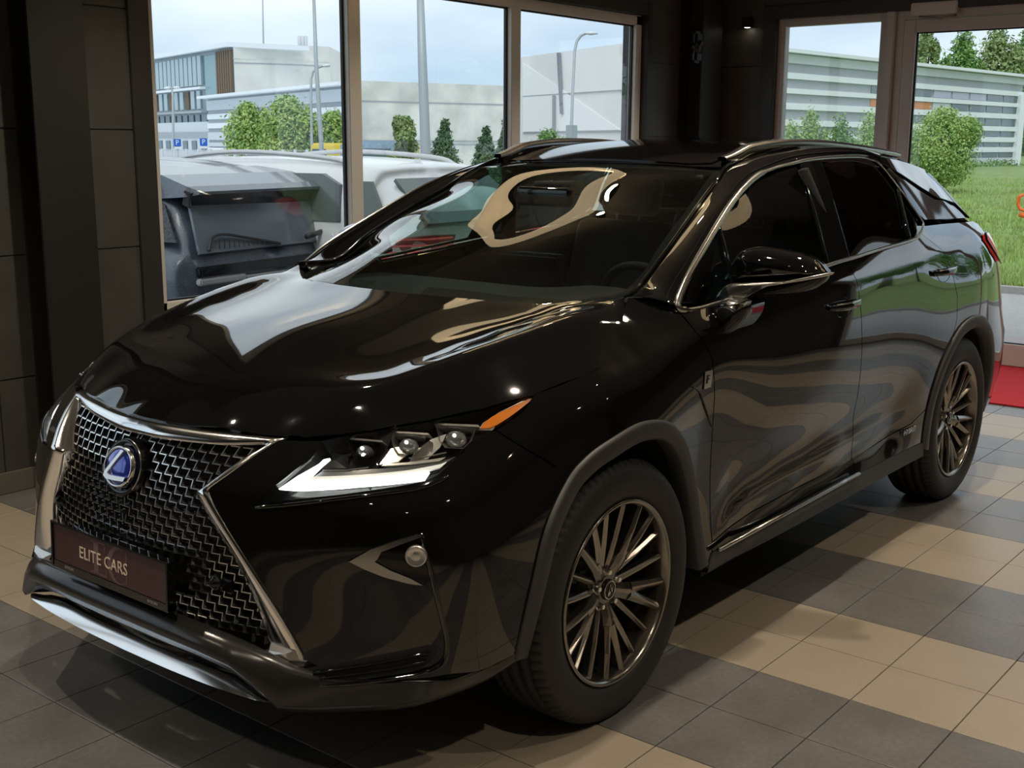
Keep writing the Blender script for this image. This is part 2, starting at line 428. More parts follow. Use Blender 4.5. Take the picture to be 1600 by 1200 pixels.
# window frames
def frame(name, x0, x1, z0, z1, y0, y1, w, m, parent=None):
    mb = MB()
    for a, b in (((x0, y0, z0), (x0+w, y1, z1)), ((x1-w, y0, z0), (x1, y1, z1)), ((x0+w, y0, z0), (x1-w, y1, z0+w)), ((x0+w, y0, z1-w), (x1-w, y1, z1))): mb.box(a, b, .004)
    return mb.build(name, m, parent)
w1 = MB(); w1.box((WX0+.01, YW-.11, WZ0), (WX1-.01, YW-.04, WZ0+.075), .004); w1.box((WX0+.01, YW-.11, WZ1-.075), (WX1-.01, YW-.04, WZ1-.005), .004)
w1.box((WX0+.01, YW-.11, WZ0), (WX0+.085, YW-.04, WZ1), .004); w1.box((WX1-.075, YW-.11, WZ0), (WX1-.01, YW-.04, WZ1), .004)
win = struct('window_1', w1, white)
gk = mat('window_gasket', (.01, .01, .01), .5)
MUL = [(-2.385, -2.285), (-3.885, -3.785)]
for a, b in MUL:
    mb = MB(); mb.box((a, YW-.11, WZ0+.07), (b, YW-.035, WZ1-.07), .004); mb.build('mullion', white, win)
for a, b in ((WX0+.085, -3.885), (-3.785, -2.385), (-2.285, WX1-.075)):
    mb = MB(); mb.box((a+.0, YW-.088, WZ0+.075), (b-.0, YW-.080, WZ1-.075)); mb.build('pane', gN, win)
    frame('gasket', a-.001, b+.001, WZ0+.073, WZ1-.073, YW-.098, YW-.070, .012, gk, win)
mb = MB(); mb.box((WX0, YW-.3, WZ0-.03), (WX1, YW-.10, WZ0)); mb.build('outer_sill', white, win)
mb = MB(); mb.box((WX0, YW-.04, WZ0-.02), (WX1, YW+.03, WZ0+.004), .004); mb.build('window_sill', white, win)
w4 = frame('window_4', QX0+.01, QX1-.01, WZ0, WZ1-.005, YW-.11, YW-.04, .075, white); w4['kind'] = 'structure'
for a in (2.05, 3.75):
    mb = MB(); mb.box((a, YW-.11, WZ0+.07), (a+.1, YW-.035, WZ1-.07), .004); mb.build('mullion', white, w4)
for a, b in ((QX0+.085, 2.05), (2.15, 3.75), (3.85, QX1-.085)):
    mb = MB(); mb.box((a, YW-.088, WZ0+.075), (b, YW-.080, WZ1-.075)); mb.build('pane', gN, w4)
t = MB(); t.box((WX1-.02, YW-.04, WZ0-.1), (WX1+.10, YW+.012, WZ1+.1), .004); struct('trim_1', t, trimm)
t = MB(); t.box((WX0-.06, YW-.04, WZ0-.1), (WX0+.005, YW+.012, WZ1+.1), .004); struct('trim_2', t, trimm)
t = MB(); t.box((WX0, YW-.04, WZ1-.002), (WX1, YW+.012, WZ1+.1), .004); struct('trim_3', t, trimm)
# baseboards
bb = mat('baseboard_paint', (.16, .145, .12), .45)
t = MB(); t.box((-5.2, YW, 0), (XE, YW+.015, .10), .003); struct('baseboard_right', t, bb)

# steel columns against the walls (wide-flange sections)
def column(x, y, name='steel_column', lab='', dx=.25, dy=.16, web='x'):
    mb = MB(); tf = .014
    mb.box((x-dx, y+dy-tf, 0), (x, y+dy, ZC)); mb.box((x-dx, y, 0), (x, y+tf, ZC)); mb.box((x-dx/2-.006, y+tf, 0), (x-dx/2+.006, y+dy-tf, ZC))
    o = mb.build(name, steel); tag(o, lab, 'column', kind=None); return o
column(-.20, YW, lab='dark steel column standing on the wall left of the big window', dx=.27)
cc = column(-5.88, YW, lab='dark steel column in the corner between the window and the door wall', dx=.30, dy=.22)
mb = MB(); mb.lathe([(0, .0), (.05, .0), (.052, .02), (.052, .06), (0, .06)], 24, 'y', (-5.74, YW+.22, 2.35)); mb.box((-5.80, YW+.22, 2.23), (-5.70, YW+.27, 2.47), .02)
mb.build('alarm_box', mat('black_box', (.006, .006, .006), .4), cc)

# door wall
DZ, GY0, GY1 = 2.60, -1.90, 3.15
core = MB(); xa, xb = XW-.26, XW-.012
core.box((xa, YW-th, -.1), (xb, GY0, ZC)); core.box((xa, GY1, -.1), (xb, YE, ZC)); core.box((xa, GY0, DZ), (xb, GY1, ZC))
wd = struct('wall_back', core, trimm)
panels(wd, [(YW, GY0-.12), (GY0-.12, 1.0), (1.0, GY1), (GY1, 5.8), (5.8, YE)], 'y', XW, 1, None) if False else None
for a, b, z0, z1 in [(YW, GY0-.10, p, q) for p, q in zip(seams[:-1], seams[1:])]+[(GY1+.1, 5.8, p, q) for p, q in zip(seams[:-1], seams[1:])]+[(5.8, YE, p, q) for p, q in zip(seams[:-1], seams[1:])]+[(a, b, p, q) for a, b in ((GY0-.1, 1.2), (1.2, GY1+.1)) for p, q in ((DZ+.09, 2.797), (2.797, 3.364), (3.364, ZC))]:
    mb = MB(); mb.box((XW-.012, a+.002, max(z0, 0)+.003), (XW, b-.002, min(z1, ZC)-.003), .003); mb.build('panel', wallm, wd)
t = MB(); t.box((XW-.10, GY0-.10, 0), (XW+.02, GY0+.015, DZ+.09), .005); t.box((XW-.10, GY0, DZ-.012), (XW+.02, GY1, DZ+.09), .005); t.box((XW-.10, GY1-.01, 0), (XW+.02, GY1+.1, DZ+.09), .005); struct('trim_4', t, trimm)
# glazing: fixed light, post, door leaf, fixed light
XF = -6.42
def yframe(name, y0, y1, z0, z1, w, x0, x1, m, parent=None, wb=None):
    mb = MB(); wb = wb or w
    for a, b in (((x0, y0, z0), (x1, y0+w, z1)), ((x0, y1-w, z0), (x1, y1, z1)), ((x0, y0+w, z0), (x1, y1-w, z0+wb)), ((x0, y0+w, z1-w), (x1, y1-w, z1))): mb.box(a, b, .004)
    return mb.build(name, m, parent)
wf = yframe('window_2', GY0+.01, -.98, .0, DZ-.01, .062, XF-.04, XF+.03, doorm, None, .10); tag(wf, kind='structure')
mb = MB(); mb.box((XF-.01, GY0+.07, .1), (XF-.002, -1.04, DZ-.07)); mb.build('pane', gN, wf)
t = MB(); t.box((XF-.05, -.98, 0), (XF+.075, -.915, DZ+.06), .006); struct('trim_5', t, doorm)
t = MB(); t.box((XF-.04, -.915, 0), (XF+.035, -.855, DZ-.01), .003); t.box((XF-.04, -.855, DZ-.075), (XF+.035, .62, DZ-.01), .003); t.box((XF-.04, .56, 0), (XF+.035, .64, DZ-.01), .003); struct('trim_6', t, doorm)
dr = yframe('door_1', -.853, .56, .012, DZ-.08, .088, XF-.03, XF+.045, doorm, None, .16); tag(dr, kind='structure')
mb = MB(); mb.box((XF-.004, -.766, .17), (XF+.004, .474, DZ-.166)); mb.build('pane', gN, dr)
yframe('gasket', -.767, .475, .168, DZ-.165, .012, XF-.012, XF+.014, gk, dr)
mb = MB(); mb.tube([(XF+.10, .50, .75), (XF+.10, .50, 1.45)], .014, 12); mb.tube([(XF+.02, .50, .8), (XF+.10, .50, .8)], .01, 8); mb.tube([(XF+.02, .50, 1.4), (XF+.10, .50, 1.4)], .01, 8); mb.build('door_handle', chrome if 'chrome' in globals() else mat('chrome', (.84, .83, .81), .14, 1), dr)
wg = yframe('window_3', .64, GY1-.01, .0, DZ-.01, .062, XF-.04, XF+.03, doorm, None, .10); tag(wg, kind='structure')
for a, b in ((.70, 1.88), (1.95, GY1-.07)):
    mb = MB(); mb.box((XF-.01, a, .1), (XF-.002, b, DZ-.07)); mb.build('pane', gN, wg)
mb = MB(); mb.box((XF-.04, 1.87, .1), (XF+.03, 1.96, DZ-.07), .004); mb.build('mullion', doorm, wg)
# door closer
dc = thing('door_closer', 'light grey overhead door closer with folding arm at top of the glass door', 'door closer', (XF+.05, -.55, DZ-.02))
mb = MB(); P0 = np.array([XF+.05, -.55, DZ-.02])
mb.box((0, -.24, -.035), (.06, .10, .055), .006); mb.build('closer_body', mat('closer_grey', (.62, .60, .57), .4), dc)
mb = MB(); mb.tube([(.03, -.18, -.04), (.05, -.02, -.065), (.02, .09, -.045)], .007, 6); mb.build('closer_arm', mat('arm_steel', (.3, .29, .28), .35, .8), dc)
# corner spotlight on the wall
sp_ = thing('wall_spotlight', 'small black cube spotlight high on the dark wall left of the door', 'spotlight', (XW, -2.30, 2.62))
c = at(1168, 36, 0, XW+.05); sp_.location = (XW, c[1], c[2])
mb = MB(); mb.box((.0, -.035, -.035), (.09, .035, .045), .006); mb.build('lamp_body', mat('lamp_black', (.006, .006, .006), .5), sp_)
mb = MB(); mb.lathe([(0, -.0365), (.022, -.0365), (.024, -.030)], 20, 'z', (.05, 0, 0)); mb.build('bulb_or_glint', mat('bulb_glow', (1, .93, .8), .5, emit=9, ecol=(1, .9, .72)), sp_)
# carpet and threshold
mb = MB(); mb.box((XW-.06, -1.9, .001), (-5.0, 1.9, .010), .003)
cp = mat('red_carpet', (.42, .010, .022), .95, noise=(90, .25, .4)); tag(mb.build('carpet', cp), 'red carpet mat on the floor in front of the glass door', 'carpet')
mb = MB(); mb.box((-6.86, -2.6, -.10), (XW-.10, 3.4, .0), .004); struct('trim_7', mb, mat('threshold_stone', (.20, .17, .165), .5))

# other walls and the ceiling
mb = MB(); mb.box((XE, YW-th, -.1), (XE+.2, YE+.2, ZC)); struct('wall_front', mb, wallm)
mb = MB(); mb.box((XW-.26, YE, -.1), (XE, YE+.2, ZC)); struct('wall_left', mb, mat('far_wall_paint', (.30, .25, .225), .6))
mb = MB(); mb.box((XW-.26, YW-th, ZC), (XE+.2, YE+.2, ZC+.15)); struct('ceiling', mb, ceilm)
# ceiling spots
glow = mat('downlight_glow', (1, .86, .62), .5, emit=60, ecol=(1, .84, .60))
can = mat('downlight_can', (.01, .01, .01), .5)
def downlight(x, y, e=112, k=0):
    t = thing('ceiling_spotlight', 'round black downlight with a warm lamp fixed to the showroom ceiling', 'ceiling light', (x, y, ZC), group='ceiling downlights')
    mb = MB(); mb.lathe([(0, 0), (.055, 0), (.055, -.12), (.048, -.12), (.046, -.10), (0, -.10)], 20, 'z'); mb.build('lamp_body', can, t)
    mb = MB(); mb.lathe([(0, -.102), (.042, -.102)], 20, 'z'); mb.build('bulb_or_glint', glow, t)
    l = D.lights.new('lamp', 'SPOT'); l.energy = e; l.color = (1, .86, .68); l.spot_size = math.radians(100); l.spot_blend = .7; l.shadow_soft_size = .035
    o = D.objects.new('lamp', l); COL.objects.link(o); o.parent = t; o.location = (0, 0, -.14)
for x in (-4.6, -2.6, -.6, 1.4, 3.4):
    for y in (-1.3, .9, 3.1, 5.3): downlight(x, y)
# big pendant rings
def ring(x, y, z, r):
    t = thing('ring_pendant', 'large beige ring lamp over the showroom, seen mirrored in the car glass', 'pendant lamp', (x, y, z), group='ring pendants')
    mb = MB(); mb.lathe([(r, -.09), (r, .09), (r-.05, .09), (r-.05, -.09)], 72, 'z', closed=True); mb.build('ring_shade', mat('ring_shade', (.72, .56, .34), .6, emit=1.1, ecol=(.95, .72, .42)), t)
    for k in range(3):
        a = 2*PI*k/3; b = MB(); b.tube([((r-.02)*math.cos(a), (r-.02)*math.sin(a), .09), (0, 0, ZC-z)], .003, 5); b.build('cable', can, t)
ring(-2.45, -1.60, 2.92, .50); ring(-3.5, 1.9, 2.98, .48)
# ================================================================ THE CAR
paint = mat('black_paint', (.0035, .0035, .004), .04, 0, ior=1.55)
paint.node_tree.nodes['Principled BSDF'].inputs['Coat Weight'].default_value = .6
paint.node_tree.nodes['Principled BSDF'].inputs['Coat Roughness'].default_value = .01
gloss = mat('gloss_black_trim', (.004, .004, .004), .06)
plastic = mat('grey_cladding_plastic', (.035, .034, .033), .5)
rubber = mat('tyre_rubber', (.016, .015, .014), .62)
seal = mat('seal_rubber', (.004, .004, .004), .8, spec=.15)
chrome = mat('chrome', (.84, .83, .81), .14, 1)
satin = mat('satin_metal', (.56, .55, .53), .24, 1)
darkvoid = mat('dark_void', (.004, .004, .004), .8)
glass('car_windshield_glass', (.74, .86, .83), 1.5, boost=2.2)
glass('car_front_glass', (.50, .70, .66), 1.5, boost=1.6)
glass('car_privacy_glass', (.05, .055, .055), 1.55, boost=1.6)
glass('clear_lens', (.93, .93, .93), 1.42)
gW, gF, gP, gL = MATS['car_windshield_glass'], MATS['car_front_glass'], MATS['car_privacy_glass'], MATS['clear_lens']
car = thing('car', 'large black hybrid sport utility vehicle with spindle mesh grille parked on the tiled showroom floor', 'car')

LH, LS, LK, LG = 1.2e-3, 5e-3, 3e-3, 2.5e-3
CREASE = catmull([(.795, .456, .897), (.765, .482, .922), (.705, .53, .966), (.624, .563, .999), (.503, .602, 1.035), (.402, .632, 1.062), (.274, .664, 1.088),
                  (.162, .685, 1.105), (.089, .697, 1.117), (-.018, .714, 1.132), (-.098, .729, 1.143), (-.20, .732, 1.155), (-.291, .724, 1.164)], 4)
HEADTOP = [(.79, .443, .90), (.765, .50, .903), (.715, .56, .910), (.66, .62, .92), (.552, .712, .94), (.435, .787, .96), (.30, .842, .98)]
SHUT = [(.30, .842, .98), (.12, .866, 1.006), (.03, .868, 1.018), (-.045, .862, 1.029), (-.088, .855, 1.04), (-.112, .845, 1.05), (-.15, .82, 1.078), (-.185, .79, 1.106), (-.24, .757, 1.136), (-.291, .724, 1.164)]
HREAR = [(-.291, .724, 1.164), (-.254, .679, 1.152), (-.212, .627, 1.146), (-.176, .583, 1.143), (-.111, .489, 1.144), (-.065, .40, 1.147), (-.04, .25, 1.149), (-.025, .12, 1.150), (-.02, 0, 1.150)]
HFRONT = [(.889, 0, .903), (.885, .08, .903), (.861, .2, .903), (.833, .325, .905), (.79, .443, .903)]
hp = [tuple(p) for p in CREASE[::2]]+HEADTOP[1:]+SHUT+HREAR+HFRONT
for x, z in ((.86, .927), (.80, .957), (.70, .992), (.55, 1.031), (.35, 1.078), (.15, 1.117)): hp.append((x, 0, z))
for x, y, z in ((.80, .25, .952), (.70, .28, .985), (.55, .30, 1.022), (.35, .31, 1.067), (.15, .32, 1.105), (.03, .32, 1.132),
                (.70, .43, .973), (.55, .44, 1.012), (.35, .45, 1.055), (.15, .45, 1.091), (.0, .46, 1.119), (-.07, .52, 1.130),
                (.50, .53, 1.018), (.35, .55, 1.048), (.2, .57, 1.075), (.05, .58, 1.101), (-.08, .60, 1.121), (-.16, .64, 1.136),
                (.68, .59, .935), (.62, .62, .948), (.5, .68, .985), (.38, .72, 1.01), (.25, .755, 1.035), (.1, .785, 1.062), (-.05, .80, 1.085), (-.15, .785, 1.104)): hp.append((x, y, z))
def softabs(d, e): return np.sqrt(d*d+e*e)
_cx, _cy = CREASE[::-1, 0], CREASE[::-1, 1]
def hood_kink(Q):          # the pressed line that runs from the grille corner to the screen
    x, y = Q[:, 0], abs(Q[:, 1]); d = y-np.interp(x, _cx, _cy)
    return -.15*np.clip((x+.35)/.3, 0, 1)*softabs(d, .010)*np.exp(-(d/.13)**2)
edge = HEADTOP[1:]+SHUT[1:]+HREAR[1:]+HFRONT
body = [q for q in hp if tuple(q) not in edge]
mir = lambda L: L+[(a, -b, c) for a, b, c in L if b > 1e-6]
HS = Surf('xy', mir(body)+mir(edge), (-.35, .95, -.1, .95), extra=hood_kink, lam=LH, ntight=len(mir(edge)))

SIDE = {
 .55: [(.30, .89), (.45, .90), (.6, .905), (.75, .87), (.85, .80)],
 .42: [(.25, .895), (.33, .905), (.45, .925), (.6, .93), (.75, .912), (.88, .865), (.94, .815)],
 .30: [(.98, .842), (.93, .87), (.86, .90)],
 .2: [(.80, .935), (.88, .918), (.95, .893), (.992, .858)],
 0: [(.86, .944), (.92, .932), (.985, .908), (1.012, .885), (1.022, .866)],
 -.15: [(.86, .942), (.93, .930), (1.0, .913), (1.028, .90), (1.06, .85), (1.078, .82)],
 -.27: [(.82, .935), (.9, .926), (1.0, .912), (1.043, .900), (1.10, .845), (1.152, .755)],
 -.44: [(.33, .93), (.42, .915), (.55, .910), (.7, .910), (.85, .918), (.97, .916), (1.052, .900), (1.10, .872), (1.135, .843)],
 -.864: [(.33, .93), (.38, .922), (.44, .898), (.52, .902), (.65, .908), (.8, .913), (.95, .915), (1.073, .900), (1.115, .875), (1.14, .858)],
 -1.2: [(.33, .93), (.39, .922), (.45, .892), (.53, .898), (.65, .908), (.8, .915), (.97, .917), (1.10, .900), (1.14, .878), (1.168, .862)],
 -1.6: [(.33, .93), (.40, .922), (.46, .888), (.56, .898), (.68, .910), (.8, .917), (.97, .920), (1.122, .901), (1.16, .882), (1.196, .865)],
 -2.0: [(.33, .93), (.40, .922), (.47, .885), (.59, .905), (.72, .915), (.85, .923), (1.0, .922), (1.128, .901), (1.17, .885), (1.22, .866)],
 -2.35: [(.33, .935), (.42, .930), (.52, .925), (.62, .930), (.75, .938), (.9, .936), (1.05, .925), (1.150, .898), (1.20, .876), (1.27, .850)],
 -2.74: [(.84, .945), (.92, .942), (1.05, .930), (1.175, .895), (1.21, .86), (1.262, .80)],
 -3.04: [(.82, .944), (.92, .938), (1.05, .921), (1.215, .880), (1.245, .82), (1.262, .76)],
 -3.3: [(.33, .885), (.5, .915), (.7, .918), (.85, .910), (1.0, .888), (1.12, .868), (1.215, .815), (1.25, .73)],
 -3.5: [(.30, .84), (.5, .875), (.7, .885), (.85, .862), (1.0, .835), (1.12, .80), (1.2, .75)],
 -3.72: [(.35, .77), (.55, .80), (.72, .80), (.85, .74), (1.0, .70), (1.1, .66)],
}
sp = [(x, y, z) for x, L in SIDE.items() for z, y in L]
_zx = [-3.04, -2.74, -2.48, -2.35, -2.0, -1.6, -1.26, -.86, -.44, -.27, -.05, .09]; _zz = [1.222, 1.185, 1.160, 1.150, 1.128, 1.122, 1.106, 1.071, 1.053, 1.043, 1.012, .985]
_lx = [-2.5, -2.07, -1.57, -1.03, -.78, -.65, -.55]; _lz = [.58, .533, .499, .478, .461, .43, .39]
def side_kink(Q):
    x, z = Q[:, 0], Q[:, 1]; d = z-np.interp(x, _zx, _zz); e = z-np.interp(x, _lx, _lz)
    w = np.clip((x+2.35)/.8, 0, 1)*np.clip((-.5-x)/.15, 0, 1)
    return -.16*softabs(d, .012)*np.clip((x+3.5)/.5, 0, 1)-.17*w*softabs(e, .014)*np.exp(-(e/.12)**2)
SS = Surf('xz', sp+SHUT[1:-1], (-3.8, .6, .2, 1.3), extra=side_kink, lam=LS, ntight=len(SHUT[1:-1]))

def K_pts():
    L = [(.799, .452, .895), (.855, .419, .862), (.906, .383, .821), (.951, .345, .782), (.941, .407, .70), (.923, .485, .60), (.904, .551, .51), (.887, .602, .426), (.883, .616, .394)]
    L += [(a, b, c-.004) for a, b, c in HEADTOP[1:]]
    L += [(.675, .80, .752), (.666, .825, .659), (.66, .85, .551), (.655, .865, .455), (.654, .87, .398)]
    L += [(.86, .56, .79), (.78, .68, .785), (.91, .47, .76), (.80, .56, .87), (.72, .65, .88), (.62, .74, .87), (.52, .805, .88), (.58, .80, .83)]
    L += [(.875, .56, .68), (.80, .70, .68), (.72, .78, .68), (.875, .60, .60), (.80, .70, .58), (.72, .79, .58), (.86, .64, .50), (.79, .72, .47), (.71, .80, .47), (.86, .66, .42), (.78, .74, .40)]
    for x in (.55, .45, .35, .2):
        for z in (.42, .55, .68, .80, .88, .93):
            if x < .5 or z < .85: L.append(tuple(SS.P([[x, z]])[0]))
    return L
KS = Surf('sz', K_pts(), (-.62, .62, .3, 1.0), lam=LK)

# greenhouse
GL = [(-.442, .668, 1.177), (-.524, .668, 1.214), (-.593, .657, 1.259), (-.672, .645, 1.303), (-.954, .588, 1.425), (-1.161, .553, 1.522)]   # windscreen edge
g = [(-.42, .842, 1.13), (-.6, .857, 1.127), (-.9, .858, 1.145), (-1.2, .862, 1.168), (-1.44, .864, 1.188), (-1.79, .866, 1.204), (-2.18, .866, 1.23), (-2.37, .835, 1.318),
     (-2.6, .80, 1.30), (-2.9, .765, 1.285), (-3.2, .735, 1.27), (-3.4, .70, 1.25)]
g += [(-.72, .81, 1.25), (-1.1, .81, 1.28), (-1.5, .80, 1.32), (-2.0, .80, 1.34), (-.81, .745, 1.36), (-1.1, .745, 1.40), (-1.5, .735, 1.44), (-2.0, .735, 1.45), (-2.4, .745, 1.43),
      (-1.275, .665, 1.512), (-1.449, .66, 1.544), (-1.619, .658, 1.559), (-2.085, .66, 1.566), (-1.0, .70, 1.46), (-2.5, .665, 1.52), (-2.9, .65, 1.45), (-3.2, .655, 1.35),
      (-2.7, .71, 1.42), (-3.0, .70, 1.37), (-1.37, .62, 1.579), (-1.7, .615, 1.597), (-2.1, .61, 1.595), (-2.6, .61, 1.555), (-2.97, .60, 1.50), (-3.3, .60, 1.42)]
GS = Surf('xz', g, (-3.5, -.35, 1.1, 1.62), lam=LG)

r = [(-1.12, 0, 1.541), (-1.135, .25, 1.539), (-1.16, .42, 1.533), (-1.197, .52, 1.527), (-1.3, .60, 1.552), (-1.5, .615, 1.586), (-1.7, .62, 1.600), (-2.1, .62, 1.597), (-2.6, .61, 1.560), (-2.97, .60, 1.50),
     (-1.4, 0, 1.592), (-1.7, 0, 1.622), (-2.0, 0, 1.636), (-2.4, 0, 1.634), (-2.9, 0, 1.604), (-3.4, 0, 1.545), (-3.4, .5, 1.47),
     (-1.4, .4, 1.578), (-1.7, .4, 1.611), (-2.0, .4, 1.622), (-2.4, .4, 1.62), (-2.9, .4, 1.585)]
RS = Surf('xy', r+[(a, -b, c) for a, b, c in r if b > 0], (-3.5, -1.0, -.65, .7), lam=LG)

# ---- hood
sym = lambda L: [tuple(p) for p in L]
hpoly = [p[:2] for p in HFRONT[:-1]]+[p[:2] for p in HEADTOP]+[p[:2] for p in SHUT[1:-1]]+[p[:2] for p in HREAR]
hpoly = hpoly[:-1]+[(-.02, 0)]
full = hpoly+[(x, -y) for x, y in hpoly[::-1] if y > 1e-6]
patch(HS, full, 'hood', paint, car, res=.02, thick=.015, mirror=False)

# ---- wings, doors, quarters: outlines on the body side
def arc(cx, cz, rr, a0, a1, n=18): return [(cx+rr*math.cos(a), cz+rr*math.sin(a)) for a in np.radians(np.linspace(a0, a1, n))]
def arch(cx, side):   # outer edge of the cladding
    if side == 'f': P = [(.455, .33), (.42, .50), (.37, .655), (.277, .765), (.19, .815), (.10, .842), (-.02, .862), (-.12, .857), (-.20, .835), (-.26, .80), (-.325, .745), (-.372, .68), (-.415, .60), (-.443, .508), (-.462, .42), (-.475, .33)]
    else: P = [(-2.315, .33), (-2.345, .45), (-2.385, .56), (-2.44, .66), (-2.50, .73), (-2.58, .79), (-2.68, .835), (-2.80, .855), (-2.92, .845), (-3.03, .80), (-3.12, .735), (-3.19, .64), (-3.23, .53), (-3.25, .42), (-3.25, .33)]
    return catmull(P, 5)
AF, AR = arch(0, 'f'), arch(-2.79, 'r')
g3 = .0025
FD = [(-.412, 1.125), (-.425, 1.063), (-.478, .978), (-.505, .85), (-.520, .69), (-.526, .50), (-.526, .385)]     # front shut of front door
BD = [(-1.545, 1.192), (-1.575, 1.117), (-1.625, .85), (-1.645, .67), (-1.64, .55), (-1.624, .42)]
af = AF[::-1]; af = af[af[:, 1] < 2]
fr = [(.455, .88), (.38, .80), (.30, .748)]
fend = [tuple(q) for q in SS.px([(835, 622), (815, 646), (776, 672), (805, 691), (840, 711), (868, 728)])]
sh_uv = [(p[0], p[2]) for p in SHUT[::-1]]
fuv = fend+[tuple(q) for q in AF if q[0] < fend[-1][0]-.005]+[(-.515, .335), (-.523, .385)]+[(x+g3, z) for x, z in FD[::-1][1:-1]]+[(-.405, 1.128), (-.40, 1.145), (-.36, 1.162)]+sh_uv
patch(SS, fuv, 'fender', paint, car, res=.022, thick=.02)
door_low = [(-.526, .385), (-.62, .40), (-.80, .415), (-1.1, .420), (-1.62, .425)]
belt = [(-.412, 1.125), (-.6, 1.118), (-.9, 1.136), (-1.2, 1.158), (-1.545, 1.186)]
fduv = [(x-g3, z) for x, z in FD]+door_low[1:-1]+[(x+g3, z) for x, z in BD[::-1]][:-1]+belt[::-1][:-1]
fd, fdr = patch(SS, fduv, 'front_door', paint, car, res=.024, thick=.02)
RD = [(-2.30, 1.262), (-2.40, 1.215), (-2.50, 1.164), (-2.56, 1.06), (-2.60, .96), (-2.60, .86), (-2.565, .79), (-2.50, .73), (-2.44, .66), (-2.40, .585)]
belt2 = [(-1.545, 1.186), (-1.79, 1.197), (-2.0, 1.21), (-2.16, 1.222), (-2.25, 1.24), (-2.30, 1.262)]
ruv = [(x-g3, z) for x, z in BD[::-1]]+belt2[1:]+[(x+g3, z) for x, z in RD[1:]]+[(-2.34, .50), (-2.2, .46), (-1.9, .44)]
rd, rdr = patch(SS, ruv, 'rear_door', paint, car, res=.024, thick=.02)
quv = [(x-g3, z) for x, z in RD[::-1][3:]]+[(-2.305, 1.28), (-2.45, 1.272), (-2.9, 1.262), (-3.25, 1.252), (-3.33, 1.235), (-3.31, 1.16), (-3.42, 1.10), (-3.5, 1.06), (-3.6, .95), (-3.7, .80), (-3.7, .40), (-3.45, .33), (-3.25, .33)]+[tuple(q) for q in AR[::-1] if q[0] < -2.585]
patch(SS, quv, 'rear_quarter_panel', paint, car, res=.024, thick=.02)
# dog-leg below the rear door, rocker
duv = [(-1.64, .425-.004), (-1.9, .436), (-2.2, .456), (-2.34, .496), (-2.395, .575)]+[tuple(q) for q in AR if q[1] < .57][:14][::-1]
duv = [(-1.64, .421), (-1.9, .436), (-2.2, .456), (-2.34, .496), (-2.392, .57), (-2.36, .50), (-2.335, .42), (-2.318, .36), (-1.64, .352)]
rq = patch(SS, duv, 'sill_panel', paint, car, res=.024, thick=.02)
ruv2 = [(-.526, .381), (-.62, .395), (-.80, .411), (-1.1, .416), (-1.636, .420), (-1.636, .352), (-.526, .352)]
patch(SS, ruv2, 'rocker_panel', gloss, car, res=.024, thick=.02)
patch(SS, [(-.475, .30), (-.52, .350), (-1.3, .356), (-2.318, .358), (-2.315, .30), (-1.3, .30)], 'rocker_molding', plastic, car, res=.03, thick=.05, off=.006)
for s in (1, -1):
    b = MB(); b.tube([(-.53, s*.942, .362), (-1.0, s*.942, .366), (-1.45, s*.942, .372), (-1.62, s*.942, .372)], .008, 6); b.build('chrome_sill_strip', satin, car)

# ---- front corner
def kpx(L): return [tuple(q) for q in KS.px(L)]
def kk(P): return [tuple(q) for q in KS.uv(P)]
CH = [(.799, .452, .897), (.855, .419, .862), (.906, .383, .821), (.951, .345, .782), (.941, .407, .70), (.923, .485, .60), (.904, .551, .51), (.887, .602, .426), (.883, .616, .394)]
lamp_px = [(503, 689), (529, 683), (580, 675), (670, 659), (751, 642), (800, 628), (842, 616), (834, 625), (805, 652), (766, 674), (742, 692), (722, 711), (700, 728), (684, 742), (664, 752), (620, 760), (580, 766), (530, 773), (490, 777), (440, 783), (398, 790), (412, 774), (430, 759), (460, 735), (485, 717), (494, 706)]
lamp = kpx(lamp_px)
arch_uv = [tuple(q) for q in kk(SS.P(AF[AF[:, 0] > .27]))]
gar_px = [(735, 1053), (700, 1060), (640, 1070), (560, 1073), (500, 1072), (470, 1058)]
bump = kk(CH[:1])+kk([(p[0], p[1], p[2]-.004) for p in HEADTOP[1:3]])+[lamp[0]]+lamp[:19:-1][:-0 or None]
bump = kk(CH[::-1])+kk([(p[0], p[1], p[2]-.006) for p in HEADTOP[1:2]])+[lamp[0]]+lamp[::-1][:-1][:0]
# outline: up the chrome, along the hood, round the lamp, down the wing joint and arch, back along the lower garnish
low = kk([(.455, .905, .345), (.55, .89, .335), (.654, .87, .335), (.75, .78, .345), (.84, .69, .352)])
bump = kk(CH[::-1])+kk([(.765, .50, .897), (.745, .53, .90)])+[lamp[0]]+lamp[:0:-1][:18]
joint = kpx([(776, 674), (805, 693), (840, 713), (868, 730)])
bump = kk(CH[::-1])+kk([(.765, .50, .897)])+[lamp[0]]+[lamp[i] for i in range(len(lamp)-1, 8, -1)]+joint+[q for q in arch_uv[::-1] if q[1] < joint[-1][1]-.01]+low
patch(KS, bump, 'front_bumper', paint, car, res=.018, thick=.02)
